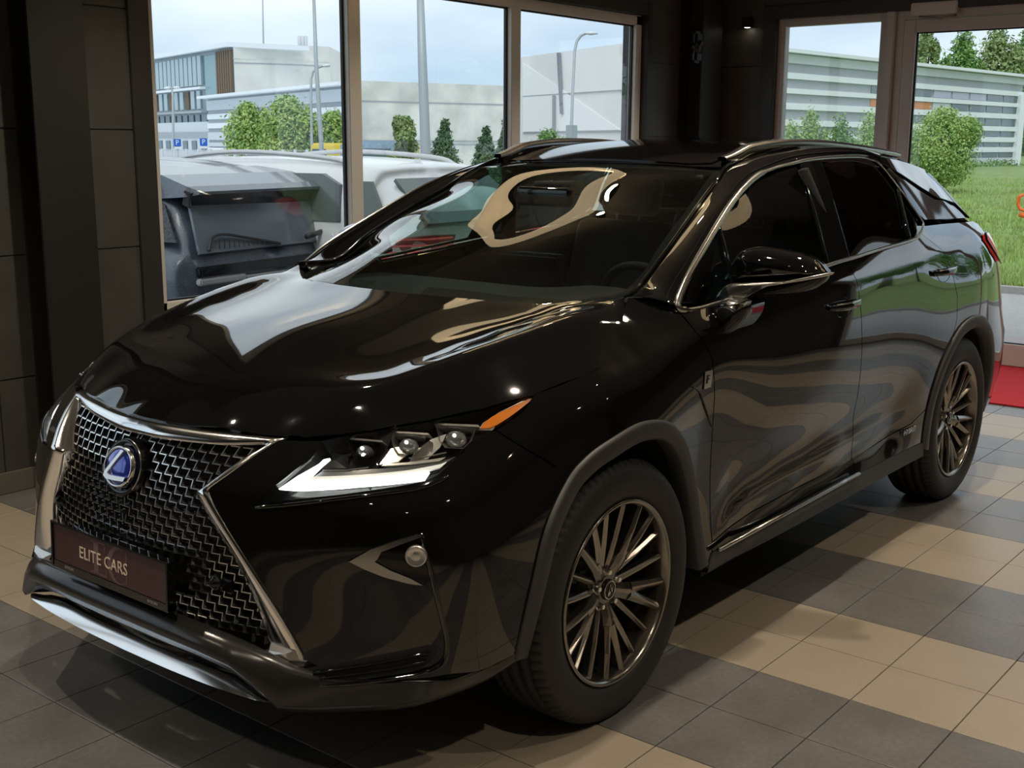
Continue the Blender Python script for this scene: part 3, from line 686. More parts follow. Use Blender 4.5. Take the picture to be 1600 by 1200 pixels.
# ---- windows and pillars
def gpx(L): return [tuple(q) for q in GS.px(L)]
def spx(L): return [tuple(q) for q in SS.px(L)]
wp = [(a, b, c-.004) for a, b, c in HREAR]+GL+[(-.80, .62, 1.357), (-1.197, .52, 1.524), (-1.16, .42, 1.529), (-1.135, .25, 1.535), (-1.12, 0, 1.537),
      (-.15, 0, 1.196), (-.35, 0, 1.268), (-.6, 0, 1.357), (-.85, 0, 1.442), (-.35, .33, 1.259), (-.6, .33, 1.347), (-.85, .33, 1.434), (-.6, .53, 1.318)]
WS = Surf('xy', mir(wp[-8:])+mir(wp[:-8]), (-1.25, 0, -.1, .75), lam=1e-3, ntight=len(mir(wp[:-8])))
wpoly = [(-.03, 0), (-.035, .12), (-.05, .25), (-.075, .40), (-.12, .489), (-.18, .575), (-.225, .625), (-.30, .664), (-.36, .676), (-.442, .672), (-.524, .670), (-.593, .660), (-.672, .648), (-.80, .622), (-.954, .590), (-1.161, .555), (-1.19, .52), (-1.155, .42), (-1.13, .25), (-1.115, 0)]
wfull = wpoly+[(x, -y) for x, y in wpoly[::-1] if y > 0]
patch(WS, wfull, 'windshield', gW, car, res=.03, thick=0, mirror=False)
# black ceramic band round the glass
wc = np.array([(x, y) for x, y in catmull(wpoly[1:], 3)]); fr = WS.P(wc)
inn = []
for i in range(len(wc)):
    t = wc[min(i+1, len(wc)-1)]-wc[max(i-1, 0)]; n = np.array([t[1], -t[0]]); n /= np.linalg.norm(n)+1e-9
    if n@(np.array([-.6, .1])-wc[i]) < 0: n = -n
    inn.append(wc[i]+n*(.03 if wc[i][0] < -.3 else .055))
fi = WS.P(inn); nz = np.array([-.003, 0, -.005])
b = loft([fr+nz, fi+nz], 'windshield_border', seal, car); mirror_obj(b)
cowl = loft([np.array(HREAR)+[0, 0, -.012], np.array(HREAR)+[-.10, 0, -.06]], 'cowl_panel', seal, car); mirror_obj(cowl)

ST = [((-.405, .842, 1.138), (-.291, .724, 1.166)), ((1060, 458), (-.442, .674, 1.177)), ((1080, 420), (-.593, .662, 1.259)), ((1120, 350), (-.80, .626, 1.357)), ((1150, 305), (-.954, .594, 1.425)),
      ((1180, 275), (-1.08, .575, 1.485)), ((1230, 257), (-1.20, .548, 1.533)), ((1262, 248.5), (-1.4, .56, 1.570)), ((1300, 245.5), (-1.7, .57, 1.597)), ((1340, 244), (-2.0, .575, 1.603)), ((1360, 247), (-2.25, .58, 1.597)), ((1374, 256), (-2.45, .585, 1.580))]
ca, cb = [], []
for a, b in ST:
    ca.append(GS.P(GS.px([a]))[0] if len(a) == 2 else np.array(a)); cb.append(np.array(b))
ca, cb = catmull(ca, 5), catmull(cb, 5)
rows = []
for t in np.linspace(0, 1, 9):
    m_ = ca*(1-t)+cb*t; bul = 4*t*(1-t); rows.append(m_+np.outer(np.full(len(ca), bul*.016), [0, .75, .65]))
rows = [ca-[0, .015, .004]]+rows+[cb-[0, .01, .012]]
o = loft(rows, 'pillar_and_roof_rail_panel', paint, car, flip=True); mirror_obj(o)
o.name = 'roof_side_frame'
gl = MB(); gl.tube(ca*.72+cb*.28+[0, .0115, .009], .0028, 6, up=(0, 0, 1)); o = gl.build('door_frame_seal', seal, car); mirror_obj(o)
gl = MB(); gl.tube(cb[:32]+[0, .002, .004], .007, 6); o = gl.build('windshield_pillar_trim', gloss, car); mirror_obj(o)

# roof: painted side strips, dark glass panel between
rpoly = [(-1.125, 0), (-1.14, .25), (-1.165, .42), (-1.20, .52), (-1.28, .552), (-1.4, .562), (-1.7, .572), (-2.25, .582), (-2.45, .587), (-2.75, .582), (-2.95, .572), (-3.08, .45), (-3.16, .25), (-3.18, 0)]
rfull = rpoly+[(x, -y) for x, y in rpoly[::-1] if y > 0]
patch(RS, rfull, 'roof', paint, car, res=.045, thick=.02, mirror=False)
sgl = [(-1.15, -.0), (-1.165, .25), (-1.185, .40), (-1.23, .47), (-1.6, .475), (-2.2, .475), (-2.25, .45), (-2.26, 0)]
sf = sgl[1:]+[(x, -y) for x, y in sgl[::-1] if y > 0]
patch(RS, [(x, y) for x, y in sgl if y > 0]+[(-2.26, .2)]+[(x, -y) for x, y in sgl[::-1] if y > 0], 'roof_glass', gloss, car, res=.045, thick=.004, off=.004, mirror=False)

# rear side panels
patch(GS, gpx([(1374, 256), (1362, 247), (1385, 247.5), (1402, 250), (1425, 257), (1445, 265), (1447, 270), (1470, 292), (1491, 317), (1462, 308), (1437, 293), (1407, 273), (1388, 262)]), 'rear_pillar_panel', paint, car, res=.03)
patch(GS, gpx([(1377, 258), (1390, 265), (1407, 275), (1437, 295), (1462, 310), (1490, 319), (1500, 327), (1511, 340), (1480, 342), (1445, 343), (1436, 335), (1410, 299)]), 'rear_pillar_insert', gloss, car, res=.03)
patch(GS, gpx([(1448, 270), (1453, 271), (1485, 304), (1512, 338), (1502, 328), (1492, 317), (1470, 291)]), 'tailgate_side_glass', gloss, car, res=.03)
tb = MB(); tb.tube(GS.P(GS.px([(1380, 258), (1407, 274), (1437, 294), (1462, 309), (1490, 318), (1512, 340)]))+[0, .004, 0], .005, 6); mirror_obj(tb.build('rear_pillar_seam', seal, car))

# side glass
fg = gpx([(1072, 477), (1085, 430), (1120, 360), (1150, 315), (1185, 283), (1230, 263), (1252, 257), (1273, 330), (1294, 413), (1240, 432), (1180, 452), (1120, 469)])
patch(GS, fg, 'front_door_glass', gF, car, res=.035, thick=0, off=-.008)
bp = gpx([(1250, 256), (1264, 252), (1284, 254), (1306, 330), (1325, 402), (1293, 412), (1272, 330)])
patch(GS, bp, 'door_pillar_trim', gloss, car, res=.03, thick=.012, off=.001)
rg = gpx([(1284, 255), (1310, 249), (1340, 248), (1368, 257), (1400, 293), (1436, 343), (1434, 358), (1420, 371), (1380, 386), (1338, 398), (1326, 402), (1306, 330)])
patch(GS, rg, 'rear_door_glass', gP, car, res=.035, thick=0, off=-.008)
for nm, L, r_, m_ in (('quarter_light_bar', [(1122, 352), (1135, 400), (1147, 455)], .009, gloss), ('rear_quarter_light_bar', [(1403, 296), (1413, 340), (1421, 374)], .009, gloss),
                      ('rear_door_frame', [(1283, 254), (1306, 330), (1326, 402)], .0045, gloss), ('front_door_frame', [(1251, 257), (1273, 330), (1294, 413)], .005, gloss)):
    t = MB(); t.tube(catmull(GS.P(GS.px(L)), 4), r_, 6, flat=.6); mirror_obj(t.build(nm, m_, car))
wl = [(1070, 484), (1062, 483), (1058, 474), (1062, 458), (1080, 420), (1120, 351), (1150, 306), (1180, 276), (1205, 264), (1230, 257), (1262, 249.5), (1300, 246), (1340, 245), (1358, 249), (1374, 257.5), (1407, 299), (1438, 343), (1441, 353), (1436, 366), (1424, 375), (1375, 389), (1337, 401), (1300, 412), (1240, 433), (1180, 455), (1120, 474), (1090, 482)]
cw = catmull(GS.P(GS.px(wl)), 5, closed=True)+[0, .003, 0]
t = MB(); rr = [.0115 if i < 38 else .0075 for i in range(len(cw))]
t.tube(cw, rr, 8, closed=True, flat=.55, up=(0, 1, 0)); mirror_obj(t.build('window_chrome_molding', satin, car))

# ---- doors' handles (sub-parts of each door)
def handle(door, c, s):
    u0 = SS.px([c])[0]
    cup = [(u0[0]+.075*math.cos(a), u0[1]-.006+.036*math.sin(a)) for a in np.linspace(0, 2*PI, 24, endpoint=False)]
    P = SS.P(cup); V = [P.mean(0)-[0, .022, 0]]+list(P*1.0+[0, .0012, 0]); n = len(P)
    inner = P*.6+P.mean(0)*.4-[0, .014, 0]; V = list(P+[0, .0015, 0])+list(inner)+[P.mean(0)-[0, .022, 0]]
    F = [(i, (i+1) % n, n+(i+1) % n, n+i) for i in range(n)]+[(n+i, n+(i+1) % n, 2*n) for i in range(n)]
    V = [np.array(v)*[1, s, 1] for v in V]
    meshobj('handle_recess', V, F, gloss, door, True)
    pts = []
    for t in np.linspace(0, 1, 12):
        q = SS.P([[u0[0]+.125-.25*t, u0[1]+.004]])[0]; q[1] += .004+.026*math.sin(PI*t)**.5; pts.append(q*[1, s, 1])
    b = MB(); b.tube(pts, [.010+.006*math.sin(PI*t) for t in np.linspace(0, 1, 12)], 10, flat=.6, up=(0, 1, 0)); b.build('door_handle', paint, door)
    b = MB(); b.tube([p+np.array([0, s*.004, .012]) for p in pts[1:-1]], .003, 6); b.build('handle_chrome_strip', chrome, door)
handle(fd, (1318, 478), 1); handle(fdr, (1318, 478), -1); handle(rd, (1474, 425), 1); handle(rdr, (1474, 425), -1)

# ---- roof rails
rl = catmull([tuple(at(x, y, 1, yy)) for x, y, yy in ((1128, 246.5, .523), (1143, 240, .527), (1157, 232.5, .53), (1173, 225.5, .532), (1220, 219, .54), (1280, 219.5, .55), (1340, 227, .56), (1385, 235, .57), (1402, 241, .575))], 6)
w = np.array([0, .018, 0])
zr = []
for i, p in enumerate(rl):
    f = min(1, i/8, (len(rl)-1-i)/6); zr.append(.010+.012*f)
zr = np.array(zr)[:, None]*np.array([0, 0, 1.0])
sec = [rl-w-zr, rl-w*1.0, rl-w*.6+[0, 0, .004], rl+w*.5+[0, 0, .003], rl+w, rl+w-zr*1.3, rl-zr*1.3, rl-w-zr]
o = loft(sec, 'roof_rail', satin, car, flip=False); mirror_obj(o)
rb = rl[2:-2]; base = np.array([[x, y, RS.P([[x, y]])[0][2]-.012] for x, y, z in rb])
o = loft([base+[0, .016, -.012], rb+[0, .013, -.004], rb+[0, -.013, -.004], base+[0, -.016, .0]], 'roof_rail_base', gloss, car); mirror_obj(o)

# ---- wing mirror
def dome(outline, x0, depth, name, m, parent, back=.02, rings=6, mirr=True, cy=0, cz=0, tilt=0):
    P = np.array([at(a, b, 0, x0) for a, b in outline]); P = catmull(P, 4, closed=True); c = P.mean(0)+[0, cy, cz]; n = len(P); V = []
    P[:, 0] -= tilt*(P[:, 1]-c[1])
    for k in range(rings):
        t = k/rings; s = math.cos(t*PI/2)**.75 if k else 1; q = c+(P-c)*s; q[:, 0] = (P[:, 0]*s+(c[0])*(1-s))+depth*math.sin(t*PI/2); V += list(q)
    V += [c+[depth, 0, 0]]; e = len(V)-1; V += list(c+(P-c)*.93-[back, 0, 0]); b0 = e+1
    F = [(k*n+i, k*n+(i+1) % n, (k+1)*n+(i+1) % n, (k+1)*n+i) for k in range(rings-1) for i in range(n)]
    F += [((rings-1)*n+i, (rings-1)*n+(i+1) % n, e) for i in range(n)]+[(i, b0+i, b0+(i+1) % n, (i+1) % n) for i in range(n)]+[tuple(b0+i for i in range(n))]
    mb = MB(); mb.add(V, F, True); o = mb.build(name, m, parent)
    if mirr: mirror_obj(o)
    return o
dome([(1145, 442), (1150, 424), (1159, 403), (1170, 390), (1188, 385), (1215, 388), (1248, 397), (1270, 408), (1281, 422), (1284, 430), (1262, 434), (1200, 440)], -.84, .10, "mirror_shell", paint, car, back=.05, cz=.0, tilt=.25)
dome([(1262, 436), (1285, 430), (1281, 442), (1264, 454), (1240, 458), (1190, 461), (1172, 466), (1160, 462), (1180, 452), (1205, 445)], -.835, .055, 'mirror_lower_shell', gloss, car, back=.04, tilt=.25)
dome([(1148, 443), (1170, 440), (1210, 438), (1250, 434), (1284, 428), (1285, 432), (1262, 438), (1215, 445), (1192, 449), (1178, 456), (1167, 466), (1158, 469), (1134, 464)], -.765, .022, 'mirror_chrome_strip', satin, car, back=.03, tilt=.42)
dome([(1134, 464), (1162, 470), (1160, 480), (1150, 488), (1126, 480)], -.70, .05, 'mirror_stalk', satin, car, back=.05)
dome([(1126, 480), (1150, 488), (1168, 476), (1162, 498), (1142, 519), (1116, 526), (1104, 521), (1104, 500)], -.58, .03, 'mirror_foot', gloss, car, back=.12)

# ---- spindle grille
OUT = [(.889, 0, .896), (.886, .08, .896), (.861, .20, .896), (.833, .325, .898)]+CH
INN = [(.912, 0, .862), (.909, .08, .862), (.888, .19, .865), (.860, .305, .870), (.816, .413, .880), (.862, .380, .850), (.912, .344, .810), tuple(at(307, 769, 0, .946)), tuple(at(331, 815, 0, .936)), tuple(at(374, 886, 0, .918)),
       tuple(at(401, 946, 0, .902)), tuple(at(421, 1000, 0, .890)), tuple(at(428, 1014, 0, .888))]
def segc(L, cuts, n=6):   # smooth between the given corners, sharp at them
    r = []; cuts = [0]+cuts+[len(L)-1]
    for a, b in zip(cuts[:-1], cuts[1:]):
        c = catmull(L[a:b+1], n); r += list(c if not len(r) else c[1:])
    return np.array(r)
oc, ic = segc(OUT, [4, 7]), segc(INN, [4, 7])
mid = (oc+ic)/2+[.009, 0, .002]
def outw(P, d): Q = P.copy(); Q[:, 0] += d; return Q
fr = [outw(oc, -.02), oc, oc*.75+mid*.25+[.006, 0, 0], mid, ic*.8+mid*.2+[.003, 0, 0], ic, outw(ic, -.045)]
gr = D.objects.new('grille', None); gr.empty_display_size = .1; link(gr, car)
o = loft(fr, 'grille_frame', chrome, gr, flip=True); mirror_obj(o)
toe = [at(424, 1003, 0, .893), at(418, 1015, 0, .905), at(400, 1021, 0, .925), at(378, 1026, 0, .945), at(392, 1038, 0, .945), at(421, 1053, 0, .925), at(455, 1051, 0, .895), at(474, 1042, 0, .882), at(481, 1030, 0, .880), at(472, 1012, 0, .885)]
mb = MB(); c = np.mean(toe, 0)+[.018, 0, .004]; n = len(toe); V = list(toe)+list(np.array(toe)*.55+c*.45+[.006, 0, 0])+list(np.array(toe)-[.03, 0, 0])
mb.add(V, [(i, (i+1) % n, n+(i+1) % n, n+i) for i in range(n)]+[tuple(range(n, 2*n))]+[(i, 2*n+i, 2*n+(i+1) % n, (i+1) % n) for i in range(n)]); mirror_obj(mb.build('grille_frame_foot', satin, gr))
def gx(y, z):
    b = np.interp(z, [.36, .45, .6, .70, .78, .84, .88, .92], [.962, .968, .962, .952, .936, .905, .872, .84]); return b-.35*y*y
gin = np.array([(p[1], p[2]) for p in INN]); gp = [(gin[i][0], gin[i][1]) for i in range(len(gin))]+[(.50, .398), (.30, .415), (0, .420)]
gpoly = np.array(gp+[(-y, z) for y, z in gp[::-1] if y > 1e-6]); 
# zigzag chains of the mesh
mb = MB()
def chain(y0, s):
    y, z = y0, .89; P = [(y, z)]; k = 0
    while z > .38:
        y += .026; P.append((y, z)); y -= .004; z -= .0215; P.append((y, z))
    return P
def ribbon(pts, wd, dp):
    n = len(pts)
    for a, b in zip(pts[:-1], pts[1:]):
        a, b = np.array(a), np.array(b); t = (b-a)/np.linalg.norm(b-a); nn = np.array([-t[1], t[0]])*wd/2; a = a-t*wd*.3; b = b+t*wd*.3
        q = [a+nn, a-nn, b-nn, b+nn]; f = [(gx(y, z)+.004, y, z) for y, z in q]; g = [(x-dp, y*1.0, z) for x, y, z in f]
        mb.add(f+g, [(0, 1, 2, 3), (0, 4, 5, 1), (2, 6, 7, 3), (1, 5, 6, 2), (0, 3, 7, 4)])
segs = []
for sgn in (1, -1):
    for i in range(-17, 18):
        P = chain(.037*i, 1)
        for a, b in zip(P[:-1], P[1:]):
            m_ = ((a[0]+b[0])/2, (a[1]+b[1])/2)
            if m_[0] < -.002: continue
            segs.append(((a[0]*sgn, a[1]), (b[0]*sgn, b[1])))
mids = np.array([((a[0]+b[0])/2, (a[1]+b[1])/2) for a, b in segs]); ok = inside(mids, gpoly)
em = ((mids[:, 0]/.078)**2+((mids[:, 1]-.782)/.074)**2) > 1
pl = ~((abs(mids[:, 0]) < .24) & (mids[:, 1] < .575) & (mids[:, 1] > .49))
for (a, b), k in zip(segs, ok & em & pl):
    if k: ribbon([a, b], .0026, .012)
o = mb.build('grille_mesh', mat('mesh_chrome', (.75, .75, .75), .22, 1), gr); o['kind'] = 'stuff'
# thin dark cross bars behind the chains
mb = MB()
for k in range(26):
    z = .885-.0205*k; ys = [y for y in np.linspace(-.6, .6, 121) if inside(np.array([[y, z]]), gpoly)[0] and not (abs(y) < .24 and .49 < z < .57)]
    run = []
    for y in ys+[99]:
        if run and y-run[-1] > .011:
            if len(run) > 2: mb.tube([(gx(q, z)-.012, q, z) for q in run[::2]], .0022, 4, cap=False)
            run = []
        run.append(y)
o = mb.build('grille_crossbars', gloss, gr); o['kind'] = 'stuff'
ys = np.linspace(-.66, .66, 27); zs = np.linspace(.30, .93, 16)
loft([[(gx(y, z)-.075, y, z) for y in ys] for z in zs], 'grille_backing', darkvoid, gr)
# parking sensor and front camera
for (y, z) in ((.335, .535), (-.40, .60)):
    b = MB(); b.lathe([(0, .012), (.012, .012), (.0125, .008), (.018, .006), (.020, 0), (.020, -.03)], 20, 'x', (gx(y, z)+.004, y, z)); b.box((gx(y, z)-.03, y-.02, z-.022), (gx(y, z), y+.055, z+.018), .006); b.build('parking_sensor', gloss, gr)
# emblem
emb = D.objects.new('emblem', None); link(emb, gr); ec = np.array([gx(0, .782)+.028, 0, .782]); nrm = np.array([math.cos(.28), 0, math.sin(.28)]); vup = np.array([-math.sin(.28), 0, math.cos(.28)]); vr = np.array([0, 1.0, 0])
def eP(u, v, d=0): return ec+vr*u+vup*v+nrm*d
def ering(a, b, a2, b2, d, d2, n=48): return [eP(a*math.cos(t), b*math.sin(t), d) for t in np.linspace(0, 2*PI, n, endpoint=False)], [eP(a2*math.cos(t), b2*math.sin(t), d2) for t in np.linspace(0, 2*PI, n, endpoint=False)]
def em_part(rings, name, m, closed_end=True):
    mb = MB(); V = []; F = []; n = 48
    for r_ in rings: V += r_
    for k in range(len(rings)-1): F += [(k*n+i, k*n+(i+1) % n, (k+1)*n+(i+1) % n, (k+1)*n+i) for i in range(n)]
    if closed_end: F.append(tuple((len(rings)-1)*n+i for i in range(n)))
    mb.add(V, F, True); o = mb.build(name, m, gr); return o
E1 = lambda a, b, d: ering(a, b, a, b, d, d)[0]
D.objects.remove(emb)
em_part([E1(.074, .071, -.06), E1(.078, .074, -.012), E1(.074, .070, -.004), E1(.068, .062, -.010), E1(.062, .054, -.014)], 'emblem_surround', gloss)
em_part([E1(.078, .074, -.010), E1(.0795, .0755, -.008), E1(.078, .074, -.005)], 'emblem_rim', chrome, False)
blue = mat('emblem_blue', (.03, .06, .42), .08, .4, coat=1.0)
em_part([E1(.060, .052, -.016), E1(.058, .050, .004), E1(.045, .038, .010), E1(.02, .018, .013)], 'emblem_badge', blue)
em_part([E1(.0625, .0545, -.01), E1(.0625, .0545, .006), E1(.0585, .0505, .010), E1(.0555, .0475, .006)], 'emblem_ring', chrome, False)
mb = MB()
Lp = [(.026, .045), (-.002, .012), (-.024, -.014), (-.028, -.022), (-.020, -.025), (.010, -.024), (.053, -.020)]
Lq = [(.014, .046), (-.012, .016), (-.037, -.014), (-.044, -.030), (-.030, -.037), (.010, -.0355), (.047, -.032)]
top = [eP(-u, v, .017) for u, v in Lp]+[eP(-u, v, .017) for u, v in Lq[::-1]]
n = len(Lp)
V = [eP(u, v, .0175) for u, v in Lp]+[eP(u, v, .0175) for u, v in Lq]+[eP(u, v, .004) for u, v in Lp]+[eP(u, v, .004) for u, v in Lq]
# the letter reads from the front: the viewer's right is the car's left (+y)
F = [(i, i+1, n+i+1, n+i) for i in range(n-1)]+[(i, i+1, 2*n+i+1, 2*n+i) for i in range(n-1)]+[(n+i, n+i+1, 3*n+i+1, 3*n+i) for i in range(n-1)]
mb.add(V, F); mb.build('emblem_letter', mat('emblem_silver', (.85, .87, .9), .25, .7), gr)

# ---- number plate with the dealer's name
pt = D.objects.new('license_plate', None); link(pt, car)
PT, PB = np.array([1.014, 0, .592]), np.array([1.019, 0, .470]); pv = (PT-PB)/np.linalg.norm(PT-PB); pn = np.cross([0, 1, 0], pv); pn = pn if pn[0] > 0 else -pn; ph = np.linalg.norm(PT-PB)
def pP(u, v, d=0): return PB+np.array([0, 1, 0])*u+pv*v+pn*d
def pbox(u0, u1, v0, v1, d0, d1, mb): 
    V = [pP(u, v, d) for d in (d0, d1) for v in (v0, v1) for u in (u0, u1)]; mb.add(V, [(0, 2, 3, 1), (4, 5, 7, 6), (0, 1, 5, 4), (2, 6, 7, 3), (0, 4, 6, 2), (1, 3, 7, 5)])
mb = MB(); pbox(-.263, .263, 0, ph, -.020, 0, mb)
for a in ((-.266, .266, ph-.002, ph+.004, -.02, .006), (-.266, .266, -.004, .016, -.02, .004), (-.266, -.259, 0, ph, -.02, .006), (.259, .266, 0, ph, -.02, .006)): pbox(*a, mb)
pbox(-.16, .16, .02, ph-.03, -.05, -.02, mb)
mb.build('plate_holder', gloss, pt)
mb = MB(); pbox(-.258, .258, .017, ph-.003, 0, .002, mb); mb.build('plate_face', mat('maroon_plate', (.055, .018, .022), .35), pt, label='maroon plate face')
def text(s, size, name, m, parent, origin, ux, uy, nn, depth=.0008, sx=1.0, align='CENTER', space=1.0):
    c = D.curves.new(name, 'FONT'); c.body = s; c.size = size; c.extrude = depth; c.align_x = align; c.align_y = 'CENTER'; c.space_character = space; c.resolution_u = 3
    t = D.objects.new(name, c); COL.objects.link(t); bpy.context.view_layer.update()
    me = D.meshes.new_from_object(t.evaluated_get(bpy.context.evaluated_depsgraph_get())); D.objects.remove(t)
    co = np.empty(len(me.vertices)*3); me.vertices.foreach_get('co', co); co = co.reshape(-1, 3); ux, uy, nn = map(np.array, (ux, uy, nn))
    P = np.array(origin)+np.outer(co[:, 0]*sx, ux)+np.outer(co[:, 1], uy)+np.outer(co[:, 2], nn); me.vertices.foreach_set('co', P.ravel()); me.update()
    me.materials.clear(); me.materials.append(m); me.name = name; o = D.objects.new(name, me); link(o, parent); return o
Y1 = (0, 1, 0)
mono = mat('plate_monogram', (.15, .085, .09), .4); mb = MB(); V0, V1 = .022, ph-.010
for a in ((-.062, -.040, V0, V1), (-.076, -.002, V0, V0+.004), (-.076, -.008, V1-.004, V1), (-.040, -.018, (V0+V1)/2-.002, (V0+V1)/2+.002), (-.006, -.002, V0, V0+.022), (-.012, -.008, V1-.020, V1), (-.021, -.018, (V0+V1)/2-.010, (V0+V1)/2+.010)): pbox(*a, .002, .0026, mb)
o_, i_ = [], []
for t in np.linspace(math.radians(42), math.radians(318), 26): o_.append((.050+.050*math.cos(t), (V0+V1)/2+.050*math.sin(t))); i_.append((.058+.038*math.cos(t), (V0+V1)/2+.046*math.sin(t)))
V = [pP(u, v, .0026) for u, v in o_]+[pP(u, v, .0026) for u, v in i_]; n = len(o_); mb.add(V, [(i, i+1, n+i+1, n+i) for i in range(n-1)])
pbox(.084, .088, V1-.030, V1-.004, .002, .0026, mb); pbox(.084, .088, V0+.004, V0+.026, .002, .0026, mb); mb.build('plate_monogram', mono, pt)
text('ELITE CARS', .046, 'plate_lettering', mat('plate_gold', (.80, .64, .52), .4, .1), pt, pP(-.02, ph*.52, .0030), Y1, pv, pn, .0006, .92, space=1.05)
text('ELITECARS', .010, 'plate_small_lettering', mat('plate_grey', (.35, .33, .32), .5), pt, pP(-.18, .007, .0045), Y1, pv, pn, .0002, .9)
text('ELITECARS', .010, 'plate_small_lettering', MATS['plate_grey'], pt, pP(.20, .007, .0045), Y1, pv, pn, .0002, .9)

# ---- lower garnish and silver blade
T = [(.975, 0, .442), (.976, .18, .441), (.970, .33, .437), (.957, .42, .428), (.935, .52, .408), (.905, .585, .385), (.872, .64, .365), (.835, .69, .352), (.75, .78, .345), (.654, .868, .336), (.55, .888, .336), (.455, .905, .345)]
Cc = [(1.022, 0, .405), (1.021, .2, .405), (1.013, .35, .398), (.996, .455, .383), (.972, .528, .338), (.949, .583, .295), (.90, .627, .286), (.851, .672, .285), (.735, .785, .285), (.65, .835, .289), (.53, .885, .305), (.435, .918, .34)]
B1 = [(.985, 0, .358), (.984, .2, .358), (.975, .33, .354), (.960, .44, .338), (.950, .52, .305), (.940, .578, .276), (.89, .615, .262), (.84, .66, .258), (.725, .77, .258), (.64, .815, .262), (.52, .865, .280), (.435, .90, .312)]
k = 5; tC, cC, bC = segc(T, [], k), segc(Cc, [3, 5], k), segc(B1, [3, 5], k)
rows = [tC+[-.02, 0, -.01], tC, tC*.66+cC*.34+[.004, 0, .010], tC*.3+cC*.7+[.005, 0, .008], cC, cC*.96+bC*.04+[0, 0, -.004], bC+[.004, 0, 0], bC, bC+[-.05, -.02, .01]]
o = loft(rows, 'lower_garnish', mat('satin_black_plastic', (.02, .019, .018), .22), car, flip=True); mirror_obj(o)
BT = [(.955, 0, .310), (.954, .2, .311), (.950, .31, .313), (.944, .40, .311), (.940, .47, .302), (.934, .535, .290)]
BB = [(.985, 0, .281), (.984, .2, .283), (.978, .36, .286), (.970, .45, .288), (.958, .515, .287), (.940, .55, .286)]
bt, bb = catmull(BT, 6), catmull(BB, 6)
o = loft([bb+[0, 0, -.001], bb+[-.012, 0, -.007], bt+[-.05, 0, -.02]], 'blade_underside', plastic, car); mirror_obj(o)
o = loft([bt, bt*.5+bb*.5+[.002, 0, .002], bb+[.001, 0, 0]], 'bumper_skid_blade', chrome, car, flip=True, label='polished silver blade under the front bumper'); mirror_obj(o)
o = loft([bC+[-.012, 0, .004], bt+[-.03, 0, .004]] if len(bC) == len(bt) else [resample(bC, 40)+[-.012, 0, .002], resample(np.vstack([bt, bt[-1:]+[[-.3, .28, 0]]]), 40)+[-.03, 0, .004]], 'bumper_shadow_gap', darkvoid, car); mirror_obj(o)

# ---- wheel arches: cladding on the skin, dark liners inside
def cladding(A, name):
    inn = []
    for i in range(len(A)):
        t = A[min(i+1, len(A)-1)]-A[max(i-1, 0)]; nn = np.array([t[1], -t[0]]); nn /= np.linalg.norm(nn); cx = 0 if A[:, 0].mean() > -1 else -2.79
        if nn@(np.array([cx, .375])-A[i]) < 0: nn = -nn
        inn.append(A[i]+nn*.055)
    inn = np.array(inn); P, Q = SS.P(A), SS.P(inn)
    if cx == 0: 
        for M_ in (P, Q):
            for i in range(len(M_)):
                if M_[i, 0] > .25: M_[i, 1] = KS.P(KS.uv([M_[i]]))[0][1] if False else M_[i, 1]
    P[:, 1] += .001; Q[:, 1] = P[:, 1]
    rows = [P+[0, -.006, 0], P+[0, .009, 0], P*.85+Q*.15+[0, .013, 0], P*.15+Q*.85+[0, .012, 0], Q+[0, .006, 0], Q+[0, -.05, 0]]
    o = loft(rows, name, plastic, car, flip=True); mirror_obj(o)
    rows = [Q+[0, -.04, 0], Q*[1, 0, 1]+[0, .55, 0]]; o = loft(rows, 'wheel_arch_liner', darkvoid, car); mirror_obj(o)
cladding(AF, 'wheel_arch_cladding'); cladding(AR, 'wheel_arch_cladding')
for cx in (0, -2.79):
    for s in (1, -1):
        b = MB(); b.prism([(cx+.46*math.cos(a), s*.56, .375+.46*math.sin(a)) for a in np.linspace(-.3, PI+.3, 20)], (0, s*.01, 0)); b.build('wheel_arch_liner', darkvoid, car)

